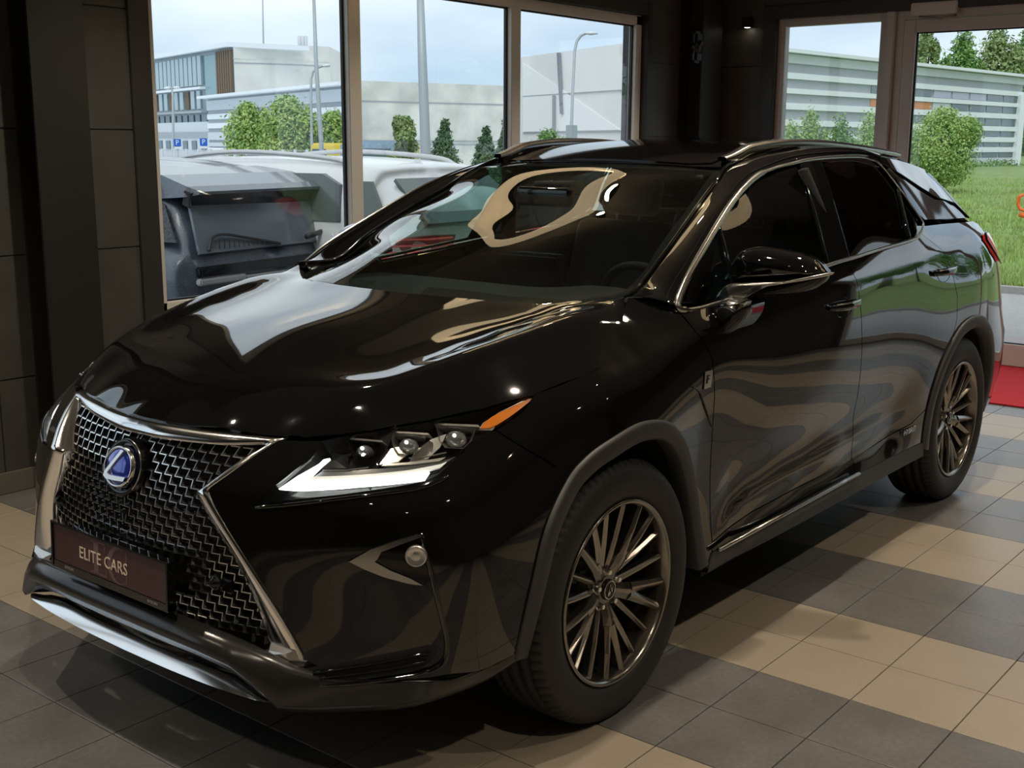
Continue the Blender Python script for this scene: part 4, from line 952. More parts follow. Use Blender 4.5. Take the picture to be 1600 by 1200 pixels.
# ---- wheels
def ann(mb, R0, y, n=64): return [(R0*math.cos(2*PI*k/n), y, R0*math.sin(2*PI*k/n)) for k in range(n)]
rimm = mat('graphite_alloy', (.31, .285, .25), .2, .95)
def wheel_proto():
    r0 = D.objects.new('wheel', None); link(r0, car)
    # tyre: outer face at y=+.1175
    prof = [(.262, .085), (.268, .100), (.285, .1105), (.315, .1175), (.343, .1150), (.362, .104), (.372, .094), (.3785, .080)]
    tread = []
    for yc in (.062, .022, -.022, -.062): tread += [(.3815, yc+.0075), (.3735, yc+.005), (.3735, yc-.005), (.3815, yc-.0075)]
    prof = prof+tread+[(r_, -y) for r_, y in prof[::-1]]
    n = 320; V = []; m_ = len(prof)
    for k in range(n):
        a = 2*PI*k/n; cut = (k % 4 == 0)
        for i, (r_, y) in enumerate(prof):
            rr_ = r_-(.009 if cut and (.365 < r_) and abs(y) > .069 and abs(y) < .11 else 0)-(.004 if cut and r_ > .38 and .03 < abs(y) < .055 else 0)
            V.append((rr_*math.cos(a), y, rr_*math.sin(a)))
    F = [(k*m_+i, ((k+1) % n)*m_+i, ((k+1) % n)*m_+i+1, k*m_+i+1) for k in range(n) for i in range(m_-1)]
    mb = MB(); mb.add(V, F, True); t = mb.build('tyre', rubber, r0)
    for s in (1,):
        me = t.data
    # flat-bottom where the tyre meets the floor
    for v in t.data.vertices:
        if v.co.z < -.375: v.co.z = -.375
    mb = MB(); mb.lathe([(.262, .086), (.2675, .100), (.268, .106), (.264, .109), (.257, .107), (.252, .098), (.246, .080), (.240, .03), (.236, -.09), (.262, -.10)], 96); mb.build('rim', rimm, r0)
    mb = MB()
    def spoke(a0, r_0, a1, r_1, w0, w1, y0, y1, d=.022, tw=0):
        p0 = np.array([r_0*math.cos(a0), r_0*math.sin(a0)]); p1 = np.array([r_1*math.cos(a1), r_1*math.sin(a1)]); t = (p1-p0)/np.linalg.norm(p1-p0); nn = np.array([-t[1], t[0]])
        V = []
        for p, w_, y in ((p0, w0, y0), (p0*.5+p1*.5, (w0+w1)*.48, (y0+y1)/2+.002), (p1, w1, y1)):
            for u, dy in ((-.5, -.008), (-.12, 0), (.12, 0), (.5, -.008), (.42, -d-.01), (-.42, -d-.01)):
                q = p+nn*w_*u; V.append((q[0], y+dy, q[1]))
        F = [(k*6+i, k*6+(i+1) % 6, (k+1)*6+(i+1) % 6, (k+1)*6+i) for k in range(2) for i in range(6)]+[tuple(range(6)), tuple(range(12, 18))]
        mb.add(V, F)
    for k in range(5):
        a = math.radians(-90+72*k)
        spoke(a+.02, .035, a, .120, .040, .056, .060, .080)
        spoke(a-.09, .105, a-math.radians(9), .256, .033, .020, .080, .098); spoke(a+.09, .105, a+math.radians(9), .256, .033, .020, .080, .098)
        b_ = a+math.radians(36)
        spoke(b_-.30, .045, b_-math.radians(9.5), .256, .024, .016, .052, .090); spoke(b_+.30, .045, b_+math.radians(9.5), .256, .024, .016, .052, .090)
    mb.lathe([(.0, .060), (.028, .062), (.052, .060), (.062, .050), (.062, .0)], 40); mb.build('spokes', rimm, r0)
    mb = MB(); mb.lathe([(0, .071), (.026, .0705), (.0305, .068), (.031, .060), (.031, .05)], 36); mb.build('hub_cap', gloss, r0)
    mb = MB()
    for sg in (-1, 1): mb.tube([(0.001*sg, .0725, .016), (sg*.0115, .0725, -.015)], .0017, 6)
    mb.tube([(-.004, .0725, -.004), (.012, .0725, -.015)], .0013, 6); mb.lathe([(.0245, .0715), (.026, .0722), (.0275, .0712)], 36); mb.build('hub_emblem', chrome, r0)
    for k in range(5):
        a = math.radians(-90+36+72*k); mb = MB(); mb.lathe([(0, .074), (.007, .074), (.009, .071), (.0095, .058), (.0135, .056), (.0135, .05)], 6, 'y', (.052*math.cos(a), -.002, .052*math.sin(a)), smooth=False); mb.build('lug_nut', chrome, r0)
    mb = MB(); mb.lathe([(.06, .005), (.165, .005), (.165, -.015), (.06, -.015)], 48, closed=True); mb.lathe([(0, .03), (.07, .03), (.075, .0), (.075, -.08)], 32); mb.build('brake_disc', mat('brake_steel', (.16, .15, .145), .4, .9), r0)
    mb = MB(); mb.lathe([(.02, -.055), (.235, -.058)], 48); mb.build('wheel_back_plate', darkvoid, r0)
    mb = MB()
    for a in np.linspace(.35, 1.25, 8)[:-1]:
        b2 = a+.13; mb.prism([(r_*math.cos(q), -.05, r_*math.sin(q)) for r_, q in ((.10, a), (.185, a), (.185, b2), (.10, b2))], (0, .07, 0))
    mb.build('brake_caliper', mat('caliper_grey', (.12, .115, .11), .4, .6), r0)
    return r0
w0 = wheel_proto(); w0.location = (0, .82, .375); w0.rotation_euler = (0, 0, 0)
def copy_tree(o, parent):
    c = o.copy(); COL.objects.link(c); c.parent = parent
    for ch in [x for x in o.children]: copy_tree(ch, c)
    return c
for (x, y, rz, ry) in ((-2.79, .815, 0, 0), (0, -.82, PI, .4), (-2.79, -.815, PI, .9)):
    c = copy_tree(w0, car); c.location = (x, y, .375); c.rotation_euler = (0, 0, rz)
# ---- headlights
lampob = []
def kP(uv, off=0): uv = np.atleast_2d(uv); return KS.P(uv)+KS.N(uv)*off
hl = D.objects.new('headlight', None); link(hl, car)
clearm = gL
lensA = patch(KS, lamp, 'headlight_lens', clearm, hl, res=.02, thick=0, off=.001)
silver = mat('lamp_silver', (.75, .74, .71), .28, .9); lampblack = mat('lamp_housing_black', (.012, .012, .012), .18)
L_ = np.array(lamp); cen = L_.mean(0)
# housing: rim wall and a floor set 7 cm back
rim = kP(L_, -.001); n = len(rim); floor_ = kP(cen+(L_-cen)*.93, -.075)
V = list(rim)+list(floor_); mbx = MB(); mbx.add(V, [(i, (i+1) % n, n+(i+1) % n, n+i) for i in range(n)], False); mirror_obj(mbx.build('lamp_rim', lampblack, hl))
patch(KS, list(cen+(L_-cen)*.95), 'lamp_backing', lampblack, hl, res=.03, thick=0, off=-.055)
drl = mat('daytime_light', (1, 1, 1), .4, emit=3.2, ecol=(.93, 1, .96)); drl2 = mat('daytime_light_soft', (.8, .8, .75), .3, emit=.35, ecol=(.9, .95, .85))
def kpatch(L, name, m, off, th=.01, res=.02): return patch(KS, kpx(L), name, m, hl, res=res, thick=th, off=off)
kpatch([(432, 762), (462, 741), (497, 721), (504, 714), (514, 712), (500, 724), (487, 737), (476, 748), (500, 748), (560, 744), (620, 739), (668, 733), (673, 736), (666, 747), (620, 752), (560, 757), (500, 762), (460, 764)], 'daytime_running_light', drl, -.012)
kpatch([(478, 747), (486, 741), (560, 738), (640, 731), (690, 722), (700, 718), (690, 727), (672, 732), (620, 738), (560, 743), (500, 747)], 'light_guide', drl2, -.014)
kpatch([(484, 738), (500, 727), (560, 725), (620, 722), (700, 712), (716, 706), (705, 714), (690, 720), (640, 729), (560, 736), (490, 740)], 'lamp_shelf', mat('lamp_shelf_grey', (.10, .10, .10), .25), -.030)
amber = mat('amber_reflector', (.75, .20, .02), .25, emit=.10, ecol=(1, .3, .02), coat=1.0)
kpatch([(752, 667), (758, 658), (770, 649), (786, 641), (805, 632), (822, 624), (836, 618), (828, 627), (814, 638), (796, 651), (778, 662), (765, 667)], 'amber_side_marker', amber, -.008)
kpatch([(749, 669), (756, 658), (784, 640), (836, 615), (838, 619), (786, 644), (760, 661), (776, 664), (772, 670)], 'marker_bezel', silver, -.012)
kpatch([(586, 700), (606, 690), (642, 684), (650, 690), (622, 712), (588, 716)], 'inner_reflector', silver, -.034)
kpatch([(650, 694), (676, 676), (700, 668), (690, 690), (668, 710), (640, 714)], 'inner_reflector', silver, -.034)
kpatch([(600, 717), (650, 714), (700, 708), (690, 714), (640, 719), (596, 720)], 'inner_reflector', silver, -.026)
# three projector lamps
for k, (x, y, s) in enumerate(((562, 700, .036), (632, 691, .040), (708, 681, .044))):
    u = KS.px([(x, y)])[0]; c = KS.P([u])[0]; nn = KS.N(np.array([u]))[0]; nn = nn+np.array([.6, 0, 0]); nn /= np.linalg.norm(nn); rt = np.cross([0, 0, 1.0], nn); rt /= np.linalg.norm(rt); up_ = np.cross(nn, rt)
    c = c-nn*.030
    q = lambda a, b, d: c+rt*a*s+up_*b*s+nn*d
    fr_ = [(-1.15, .62), (1.2, .62), (1.0, -.15), (.55, -.62), (-.50, -.62), (-.85, -.2)]
    V = [q(a, b, .012) for a, b in fr_]+[q(a*.72, b*.68, -.018) for a, b in fr_]; n6 = 6
    mb = MB(); mb.add(V, [(i, (i+1) % n6, n6+(i+1) % n6, n6+i) for i in range(n6)]); mirror_obj(mb.build('projector_bezel', silver if k else lampblack, hl))
    mb = MB(); mb.prism([q(a, b, .014) for a, b in ((-1.3, .66), (1.35, .66), (1.3, .78), (-1.25, .78))], nn*-.03); mirror_obj(mb.build('projector_brow', silver, hl))
    mb = MB(); V = []; m8 = 20
    for r_, d in ((.62, -.014), (.58, .0), (.42, .009), (.22, .014)): V += [q(r_*math.cos(t), r_*math.sin(t)*.85, d) for t in np.linspace(0, 2*PI, m8, endpoint=False)]
    mb.add(V, [(k2*m8+i, k2*m8+(i+1) % m8, (k2+1)*m8+(i+1) % m8, (k2+1)*m8+i) for k2 in range(3) for i in range(m8)]+[tuple(3*m8+i for i in range(m8))], True); mirror_obj(mb.build('projector_lens', mat('projector_glass', (.35, .36, .38), .04, .6, coat=1.0), hl))
    mb = MB(); mb.lathe([(0, .0), (.0045, .0), (.0045, .004), (0, .006)], 10, 'z', (0, 0, 0)); mb.V = [tuple(q(.0, .1, .014)+nn*v[2]+rt*v[0]+up_*v[1]) for v in mb.V]; mirror_obj(mb.build('bulb_or_glint', mat('lens_glint', (1, 1, 1), .4, emit=2.5, ecol=(1, .97, .9)), hl))  # in the headlight this is a painted glint, a glowing dot on the lens
for a, b in (((500, 727), (575, 722)), ((640, 708), (700, 700))):
    mb = MB(); mb.tube(kP(KS.px([a, ((a[0]+b[0])/2, (a[1]+b[1])/2+2), b]), -.028), .002, 5); mirror_obj(mb.build('lamp_chrome_line', silver, hl))
# bar under the lamp: raised lower lip with headlamp washer lid
mb = MB(); mb.tube(kP(KS.px(catmull([(400, 793), (450, 789), (520, 781), (600, 771), (660, 762), (700, 745)], 4)), .002), [.001]+[.006]*19+[.002]*1 if False else .005, 6); mirror_obj(mb.build('lamp_lower_lip', paint, hl))

# ---- bumper face: fog lamp niche, chrome arrow, lower vent
fg_ = D.objects.new('fog_lamp', None); link(fg_, car)
kp2 = lambda L, name, m, off, th=.01, res=.02, par=None: patch(KS, kpx(L), name, m, par or fg_, res=res, thick=th, off=off)
kp2([(556, 876), (600, 855), (658, 838), (664, 860), (672, 905), (664, 914), (620, 902)], 'fog_lamp_bezel', gloss, .002, .004)
kp2([(546, 876), (580, 857), (620, 844), (657, 834), (659, 838), (625, 850), (596, 861), (590, 872), (584, 878), (560, 880)], 'chrome_arrow_upper', satin, .010, .012)
kp2([(546, 876), (560, 878), (585, 876), (592, 880), (610, 890), (640, 902), (660, 913), (640, 911), (600, 900), (570, 888)], 'chrome_arrow_lower', satin, .009, .012)
u = KS.px([(651, 867)])[0]; c = KS.P([u])[0]; nn = np.array([.80, .58, .05]); c = c+nn*.014; nn /= np.linalg.norm(nn); rt = np.cross([0, 0, 1.0], nn); rt /= np.linalg.norm(rt); up_ = np.cross(nn, rt)
mb = MB(); V = []; m8 = 24
for r_, d in ((.026, -.012), (.026, .000), (.023, .003), (.018, -.004), (.008, -.001)): V += [c+rt*r_*math.cos(t)+up_*r_*math.sin(t)+nn*d for t in np.linspace(0, 2*PI, m8, endpoint=False)]
mb.add(V, [(k2*m8+i, k2*m8+(i+1) % m8, (k2+1)*m8+(i+1) % m8, (k2+1)*m8+i) for k2 in range(4) for i in range(m8)]+[tuple(4*m8+i for i in range(m8))], True); mirror_obj(mb.build('fog_lamp_lens', silver, fg_))
# side curtain edge: a black blade running down from the fog lamp, and the low vent
mb = MB(); mb.tube(kP(KS.px(catmull([(657, 833), (667, 870), (680, 925), (692, 975), (697, 1010), (690, 1035), (665, 1050)], 4)), .004), .009, 8, flat=.6); mirror_obj(mb.build('bumper_corner_blade', paint, car))
kp2([(474, 1046), (500, 1040), (600, 1022), (668, 1008), (684, 1010), (680, 1028), (655, 1046), (600, 1056), (520, 1062), (486, 1060)], 'lower_vent', darkvoid, .002, .003, par=car)
for L in ([(490, 1050), (600, 1032), (672, 1018)], [(500, 1058), (610, 1043), (664, 1032)]):
    mb = MB(); mb.tube(kP(KS.px(catmull(L, 5)), .006), .0035, 6); mirror_obj(mb.build('vent_slat', gloss, car))
mb = MB(); mb.tube(kP(KS.px(catmull([(670, 1046), (640, 1055), (560, 1066), (500, 1070)], 5)), .005), .005, 6); mirror_obj(mb.build('vent_lip', paint, car))

# ---- badges
def sbox(uvc, wu, hv, name, m, skew=0, par=car):
    u0, v0 = uvc; mb = MB(); L = [(u0+wu/2, v0-hv/2), (u0-wu/2, v0-hv/2), (u0-wu/2+skew, v0+hv/2), (u0+wu/2+skew, v0+hv/2)]
    P = SS.P(L); N_ = SS.N(np.array(L)); mb.add(list(P+N_*.004)+list(P-N_*.002), [(0, 1, 2, 3), (0, 4, 5, 1), (1, 5, 6, 2), (2, 6, 7, 3), (3, 7, 4, 0)]); o = mb.build(name, m, par); return o
b_ = SS.px([(1104.5, 593)])[0]; o = sbox(b_, .045, .052, 'sport_badge', satin, -.006); mirror_obj(o)
P_ = SS.P([b_])[0]; text('F', .036, 'badge_letter', mat('badge_black', (.02, .02, .02), .4), car, P_+[0, .0055, 0], (-1, 0, 0), (-.15, 0, 1), (0, 1, 0), .0006, 1.1)
b_ = SS.px([(1420, 673)])[0]; P_ = SS.P([b_])[0]; N_ = SS.N(np.array([b_]))[0]; text('HYBRID', .034, 'hybrid_badge', chrome, car, P_+N_*.004, (-1, 0, 0), np.array([-.12, 0, 1]), N_, .0012, 1.15)
# fender vent sweep in front of the door
mb = MB(); mb.tube(SS.P(SS.px(catmull([(1081, 604), (1092, 612), (1102, 640), (1112, 668)], 4)))+[0, .002, 0], [.002]+[.004]*11+[.002], 6, flat=.5); mirror_obj(mb.build('fender_blade', paint, car))

# ---- tail lamps, tailgate, rear bumper, floor pan
tl = [(-3.18, 1.175), (-3.24, 1.19), (-3.30, 1.195), (-3.40, 1.19), (-3.48, 1.13), (-3.45, 1.06), (-3.38, 1.055), (-3.30, 1.08), (-3.23, 1.12)]
patch(SS, tl, 'tail_light', mat('tail_light_red', (.55, .02, .02), .12, emit=.25, ecol=(1, .05, .03), coat=1.0), car, res=.02, thick=.02, off=.012)
mb = MB(); mb.tube(SS.P([(-3.17, 1.178), (-3.24, 1.196), (-3.30, 1.20), (-3.40, 1.195)])+[0, .014, 0], .006, 6); mb.tube(SS.P([(-3.17, 1.175), (-3.22, 1.115), (-3.30, 1.072), (-3.38, 1.048)])+[0, .012, 0], .005, 6); mirror_obj(mb.build('tail_light_bezel', gloss, car))
def lerpy(L, yy): return [(x, y*f, z) for (x, y, z), f in zip(L, yy)]
RE = [(-3.70, .80, .40), (-3.72, .80, .60), (-3.70, .76, .80), (-3.58, .80, .95), (-3.45, .80, 1.08), (-3.33, .78, 1.21), (-3.31, .715, 1.255), (-3.16, .655, 1.36), (-2.97, .575, 1.478)]
rows = []
for t in np.linspace(1, -1, 17):
    rows.append([(x-.13*(1-t*t)*(1 if z < 1.3 else .35), y*t, z+(.05*(1-t*t) if z > 1.4 else 0)) for x, y, z in catmull(RE, 3)])
loft(rows, 'tailgate', paint, car)
loft([[(x-.13*(1-t*t)*.35-.012, y*t, z+.008) for x, y, z in ((-3.29, .62, 1.27), (-3.04, .52, 1.44))] for t in np.linspace(.97, -.97, 9)], 'rear_window', gP, car)
rows = []
for t in np.linspace(1, -1, 13): rows.append([(x-.14*(1-t*t), y*t, z) for x, y, z in ((-3.66, .80, .34), (-3.74, .81, .50), (-3.74, .81, .66), (-3.70, .80, .74))])
loft(rows, 'rear_bumper', paint, car, thick=.02)
mb = MB(); mb.box((-3.62, -.62, .22), (.80, .62, .34), .03); mb.build('floor_pan', darkvoid, car)
mb = MB(); mb.box((-2.25, -.88, .24), (-.55, .88, .36), .02); mb.build('sill_box', darkvoid, car)
mb = MB(); mb.box((-.05, -.62, .34), (.74, .62, .86), .03); mb.build('engine_bay', darkvoid, car)
mb = MB(); mb.box((-3.5, -.72, .34), (-2.0, .72, .60), .03); mb.build('rear_floor', darkvoid, car)

# ---- interior
trimb = mat('dash_vinyl', (.016, .017, .016), .85, spec=.2); seatm = mat('seat_leather', (.030, .026, .024), .45); linr = mat('headliner', (.06, .058, .054), .9); inmet = mat('interior_silver', (.35, .35, .34), .3, .8)
dh = D.objects.new('dashboard', None); link(dh, car)
Yv = np.linspace(-.70, .70, 15)
prof = lambda y: [(-.20-.06*(y/.7)**2, 1.02), (-.34-.02*(y/.7)**2, 1.085), (-.55, 1.108+.018*math.exp(-((y-.36)/.2)**2)), (-.74, 1.10+.030*math.exp(-((y-.36)/.17)**2)), (-.80, 1.07), (-.82, .95), (-.78, .70)]
loft([[(x, y, z) for x, z in catmull(prof(y), 3)] for y in Yv], 'dash_top', trimb, dh)
mb = MB(); mb.box((-.86, -.20, 1.085), (-.80, .10, 1.215), .012); mb.build('centre_display', gloss, dh)
mb = MB(); mb.box((-.862, -.185, 1.10), (-.858, .085, 1.20)); mb.build('display_screen', mat('display_grey', (.05, .055, .06), .2), dh)
mb = MB(); mb.tube([(-.825, y, 1.02) for y in (-.68, -.3, .1, .6)], .006, 6); mb.build('dash_trim_strip', inmet, dh)
sw = D.objects.new('steering_wheel', None); link(sw, car); sc = np.array([-.98, .37, 1.02]); sn = np.array([-.91, 0, .42]); su = np.array([.42, 0, .91]); sr = np.array([0, 1.0, 0])
mb = MB(); mb.tube([sc+su*.185*math.sin(t)+sr*.185*math.cos(t) for t in np.linspace(0, 2*PI, 40, endpoint=False)], .016, 10, closed=True); mb.build('wheel_rim', trimb, sw)
mb = MB(); mb.prism([sc+su*a+sr*b-sn*.02 for a, b in ((-.06, -.07), (-.07, .07), (.05, .08), (.05, -.08))], sn*.04)
for t in (0, PI, -PI/2): mb.tube([sc, sc+su*.18*math.sin(t)+sr*.18*math.cos(t)], .016, 6)
mb.build('wheel_hub', trimb, sw)
mb = MB(); mb.tube([sc+su*.155*math.sin(t)+sr*.155*math.cos(t)-sn*.005 for t in np.linspace(-2.4, -.7, 12)], .005, 6); mb.build('wheel_chrome', inmet, sw)
def rbox(mb, a, b, r=.05, rot=0, piv=None):
    bm = bmesh.new(); bmesh.ops.create_cube(bm, size=1); c = (np.array(a)+np.array(b))/2; d = np.array(b)-np.array(a)
    for v in bm.verts: v.co = Vector((c[0]+v.co.x*d[0], c[1]+v.co.y*d[1], c[2]+v.co.z*d[2]))
    bmesh.ops.bevel(bm, geom=list(bm.edges), offset=r, segments=4, affect='EDGES', profile=.6)
    if rot:
        M_ = Matrix.Translation(Vector(piv)) @ Matrix.Rotation(rot, 4, 'Y') @ Matrix.Translation(-Vector(piv)); bmesh.ops.transform(bm, matrix=M_, verts=bm.verts)
    mb.bm(bm, True); bm.free()
def seat(x, y, w=.26):
    s = D.objects.new('seat', None); link(s, car)
    mb = MB(); rbox(mb, (x-.05, y-w, .58), (x+.52, y+w, .74), .06); mb.build('seat_cushion', seatm, s)
    mb = MB(); rbox(mb, (x-.12, y-w+.01, .68), (x+.03, y+w-.01, 1.30), .065, -.28, (x, y, .68)); mb.build('seat_back', seatm, s)
    mb = MB(); rbox(mb, (x-.10, y-.14, 1.33), (x+.01, y+.14, 1.51), .045, -.28, (x, y, .68)); mb.build('head_rest', seatm, s)
    mb = MB()
    for d in (-.06, .06): mb.tube([(x-.205, y+d, 1.24), (x-.235, y+d, 1.40)], .006, 6)
    mb.build('head_rest_rod', inmet, s)
seat(-1.75, .37); seat(-1.75, -.37)
for y in (-.42, 0, .42): seat(-2.62, y, .215)
for s in (1, -1):
    lo = [(-.50, s*.80, .50), (-1.6, s*.82, .50), (-2.5, s*.82, .50), (-3.3, s*.70, .50)]; hi = [(-.50, s*.79, 1.075), (-1.6, s*.815, 1.135), (-2.3, s*.815, 1.18), (-3.3, s*.66, 1.22)]
    loft([catmull(lo, 6), catmull([(a, b-s*.02, (c+d)/2) for (a, b, c), (_, _, d) in zip(lo, hi)], 6), catmull(hi, 6)], 'door_lining', trimb, car)
    mb = MB(); mb.tube([(-1.50, s*.70, 1.52), (-1.62, s*.80, 1.22), (-1.64, s*.82, .9)], .035, 8, flat=.5); mb.build('inner_pillar', trimb, car)
    mb = MB(); mb.tube([(-.48, s*.68, 1.15), (-.78, s*.62, 1.33), (-1.16, s*.55, 1.495)], .022, 8, flat=.7); mb.build('inner_windshield_pillar', trimb, car)
    mb = MB(); mb.tube([(-2.35, s*.66, 1.50), (-2.75, s*.76, 1.25)], .05, 8, flat=.5); mb.build('inner_rear_pillar', trimb, car)
loft([[(x, y, RS.P([[x, y]])[0][2]-.035) for y in np.linspace(-.54, .54, 9)] for x in np.linspace(-1.24, -3.35, 14)], 'headliner', linr, car)
mb = MB(); rbox(mb, (-.86, -.12, 1.385), (-.83, .12, 1.455), .013); mb.tube([(-.84, 0, 1.42), (-.90, 0, 1.47)], .012, 8); mb.build('rear_view_mirror', gloss, car)
mb = MB(); rbox(mb, (-1.02, -.07, 1.42), (-.86, .07, 1.475), .015); mb.build('sensor_cover', trimb, car)
for s in (1, -1):
    mb = MB(); rbox(mb, (-1.33, s*.12 if s > 0 else -.46, 1.485), (-1.18, .46 if s > 0 else -.12, 1.505), .009, .12, (-1.2, 0, 1.5)); mb.build('sun_visor', linr, car)
mb = MB(); mb.box((-3.3, -.60, 1.05), (-2.85, .60, 1.07), .008); mb.build('parcel_cover', trimb, car)
# ================================================================ OUTSIDE
ZG = -.12
def struct2(name, mb, m):
    o = mb.build(name, m); o['kind'] = 'structure'; return o
asph = mat('asphalt', (.22, .22, .225), .8, noise=(40, .18, .3))
mb = MB(); mb.box((-12.0, -4.2, ZG-.2), (-6.86, 60, ZG)); struct2('pavement', mb, mat('pavement_grey', (.36, .35, .34), .8, noise=(30, .12, .2)))
mb = MB(); mb.box((-60, -45, ZG-.2), (60, -2.72, ZG-.002)); struct2('parking_lot', mb, asph)
mb = MB(); mb.box((-12.16, -4.2, ZG-.2), (-12.0, 60, ZG+.08), .01); struct2('curb', mb, mat('curb_stone', (.34, .33, .31), .8, noise=(50, .15, .3)))
grs = mat('grass_ground', (.20, .28, .075), .9, noise=(3, .25, .5))
_r = ray(1120, 300)[1]; KL = _r[1]/_r[0]; V = []; F = []; nx, ny = 40, 60
for i in range(nx):
    for j in range(ny):
        x = -12.15-(i/(nx-1))**2*150; y = -60+140*j/(ny-1); y = (CAM_C[1]+(x-CAM_C[0])*KL)+130*(j/(ny-1))**1.5; V.append((x, y, ZG+.05+max(0, -x-30)*.006+.04*math.sin(x*.7+y*.5)))
F = [(i*ny+j, i*ny+j+1, (i+1)*ny+j+1, (i+1)*ny+j) for i in range(nx-1) for j in range(ny-1)]
lawn = meshobj('lawn', V, F, grs, smooth=True); lawn['kind'] = 'structure'
# blades near the curb
n = 26000; X = -12.2-RNG.random(n)**1.6*42; Y = np.empty(n)
for i in range(n):
    k = X[i]-CAM_C[0]; _a, _b = ray(1205, 300)[1], ray(1640, 300)[1]; f_ = RNG.random(); Y[i] = CAM_C[1]+k*(_a[1]/_a[0]*(1-f_)+_b[1]/_b[0]*f_)
h = .05+.08*RNG.random(n); a = RNG.random(n)*6.28; wv = .010+.002*(-X)/3
V = np.empty((n, 3, 3)); V[:, 0] = np.stack([X-np.cos(a)*wv, Y-np.sin(a)*wv, np.full(n, ZG+.04)], -1); V[:, 1] = np.stack([X+np.cos(a)*wv, Y+np.sin(a)*wv, np.full(n, ZG+.04)], -1)
V[:, 2] = np.stack([X+.03*np.sin(a*3), Y+.03*np.cos(a*5), ZG+.05+h+.006*np.maximum(0, -X-30)], -1)
gm = mat('grass_blades', (.33, .44, .13), .7, noise=(1.5, .3, 0))
o = meshobj('grass_blades', V.reshape(-1, 3), np.arange(n*3).reshape(-1, 3), gm); tag(o, 'long green grass growing beyond the curb outside the door', 'grass', kind='stuff')

def hdir(): v = _fw.copy(); v[2] = 0; return v/np.linalg.norm(v)
HD = hdir()
def wallpts(p0, d0, p1, d1):
    """foot points and top heights of a far vertical wall seen between two picture points"""
    return far(p0[0], p0[1], d0), far(p1[0], p1[1], d1)
def band(A, B, z0, z1, mb, proud=0, depth=.5, nrm=None):
    """a box along the line A-B (plan) between heights; z given as pairs at both ends"""
    A, B = np.array(A), np.array(B); t = B-A; t[2] = 0; t /= np.linalg.norm(t); nn = np.array([-t[1], t[0], 0]); 
    if nn@(CAM_C-A) < 0: nn = -nn
    a0, a1 = (z0 if hasattr(z0, '__len__') else (z0, z0)), (z1 if hasattr(z1, '__len__') else (z1, z1))
    V = []
    for q in (nn*proud, -nn*depth):
        V += [(A[0]+q[0], A[1]+q[1], a0[0]), (B[0]+q[0], B[1]+q[1], a0[1]), (B[0]+q[0], B[1]+q[1], a1[1]), (A[0]+q[0], A[1]+q[1], a1[0])]
    mb.add(V, [(0, 1, 2, 3), (5, 4, 7, 6), (0, 4, 5, 1), (3, 2, 6, 7), (0, 3, 7, 4), (1, 5, 6, 2)])
conc = mat('pale_concrete', (.74, .72, .66), .85, noise=(.35, .08, 0))
concw = mat('white_concrete', (.78, .77, .74), .85, noise=(.3, .05, 0))
gl1 = mat('facade_glass', (.30, .40, .44), .15, .0, coat=.5); gl2 = mat('facade_glass_dark', (.13, .18, .21), .2)
wood = mat('timber_slats', (.17, .12, .08), .8); lgrey = mat('light_grey_cladding', (.60, .63, .66), .6); mgrey = mat('mid_grey_cladding', (.36, .38, .41), .6); dgrey = mat('dark_grey_cladding', (.22, .24, .27), .6)
wht = mat('white_cladding', (.80, .83, .85), .5); orng = mat('orange_cladding', (.62, .25, .09), .6); dglass = mat('dark_window_band', (.10, .15, .17), .15)

# --- office block with the concrete end wall
A, B = wallpts((364, 66), 130, (514.5, 73), 140); C0 = far(238, 88, 154)
bd = thing('office_building', 'pale concrete office block with glass front and timber slats, behind the left window', 'building', (A[0], A[1], ZG))
def addp(mb, name, m, parent):
    o = mb.build(name, m); o.parent = parent; o.matrix_parent_inverse = Matrix.Translation(parent.location).inverted(); return o
zt = A[2]; zb = B[2]
mb = MB(); back = HD*9
mb.prism([(A[0], A[1], ZG), (B[0], B[1], ZG), (B[0], B[1], zb), (A[0], A[1], zt)], back); addp(mb, 'end_wall', conc, bd)
for f in (.82, .86, .46, .50):
    mb = MB(); band(A, B, (ZG+(zt-ZG)*f, ZG+(zb-ZG)*f), (ZG+(zt-ZG)*f+.10, ZG+(zb-ZG)*f+.10), mb, .06, .1); addp(mb, 'wall_ledge', mgrey if f in (.82, .46) else conc, bd)
mb = MB(); mb.prism([(C0[0], C0[1], ZG), (A[0], A[1], ZG), (A[0], A[1], zt-.5), (C0[0], C0[1], C0[2]-.5)], back*.8); addp(mb, 'front_wall', gl2, bd)
mb = MB(); band(C0, A, (C0[2]-.5, zt-.5), (C0[2], zt), mb, .8, 9); addp(mb, 'roof_edge', wht, bd)
def seg(f0, f1): return C0+(A-C0)*f0, C0+(A-C0)*f1
def hz(f, base=.0): return None
HT = zt-ZG
for k in range(12):
    p, q = seg(k/12*.66+.004, (k+1)/12*.66-.008); mb = MB(); band(p, q, ZG+HT*.66, ZG+HT*.93, mb, .25, .1); addp(mb, 'glass_panel', gl1, bd)
for k in range(9):
    p, q = seg(k/9*.64+.006, (k+1)/9*.64-.02); mb = MB(); band(p, q, ZG+HT*.44, ZG+HT*.61, mb, .15, .1); addp(mb, 'window', gl1 if k % 3 else wood, bd)
    p, q = seg(k/9*.70+.006, (k+1)/9*.70-.016); mb = MB(); band(p, q, ZG+HT*.27, ZG+HT*.385, mb, .15, .1); addp(mb, 'window', dglass, bd)
for f in (.62, .40, .22):
    mb = MB(); band(*seg(0, .68), ZG+HT*f, ZG+HT*(f+.022), mb, .7, .2); addp(mb, 'floor_ledge', wht if f != .40 else mgrey, bd)
mb = MB(); band(*seg(.68, .82), ZG+HT*.42, ZG+HT*.92, mb, .05, .1); addp(mb, 'corner_glazing', mat('teal_glazing', (.20, .33, .36), .2), bd)
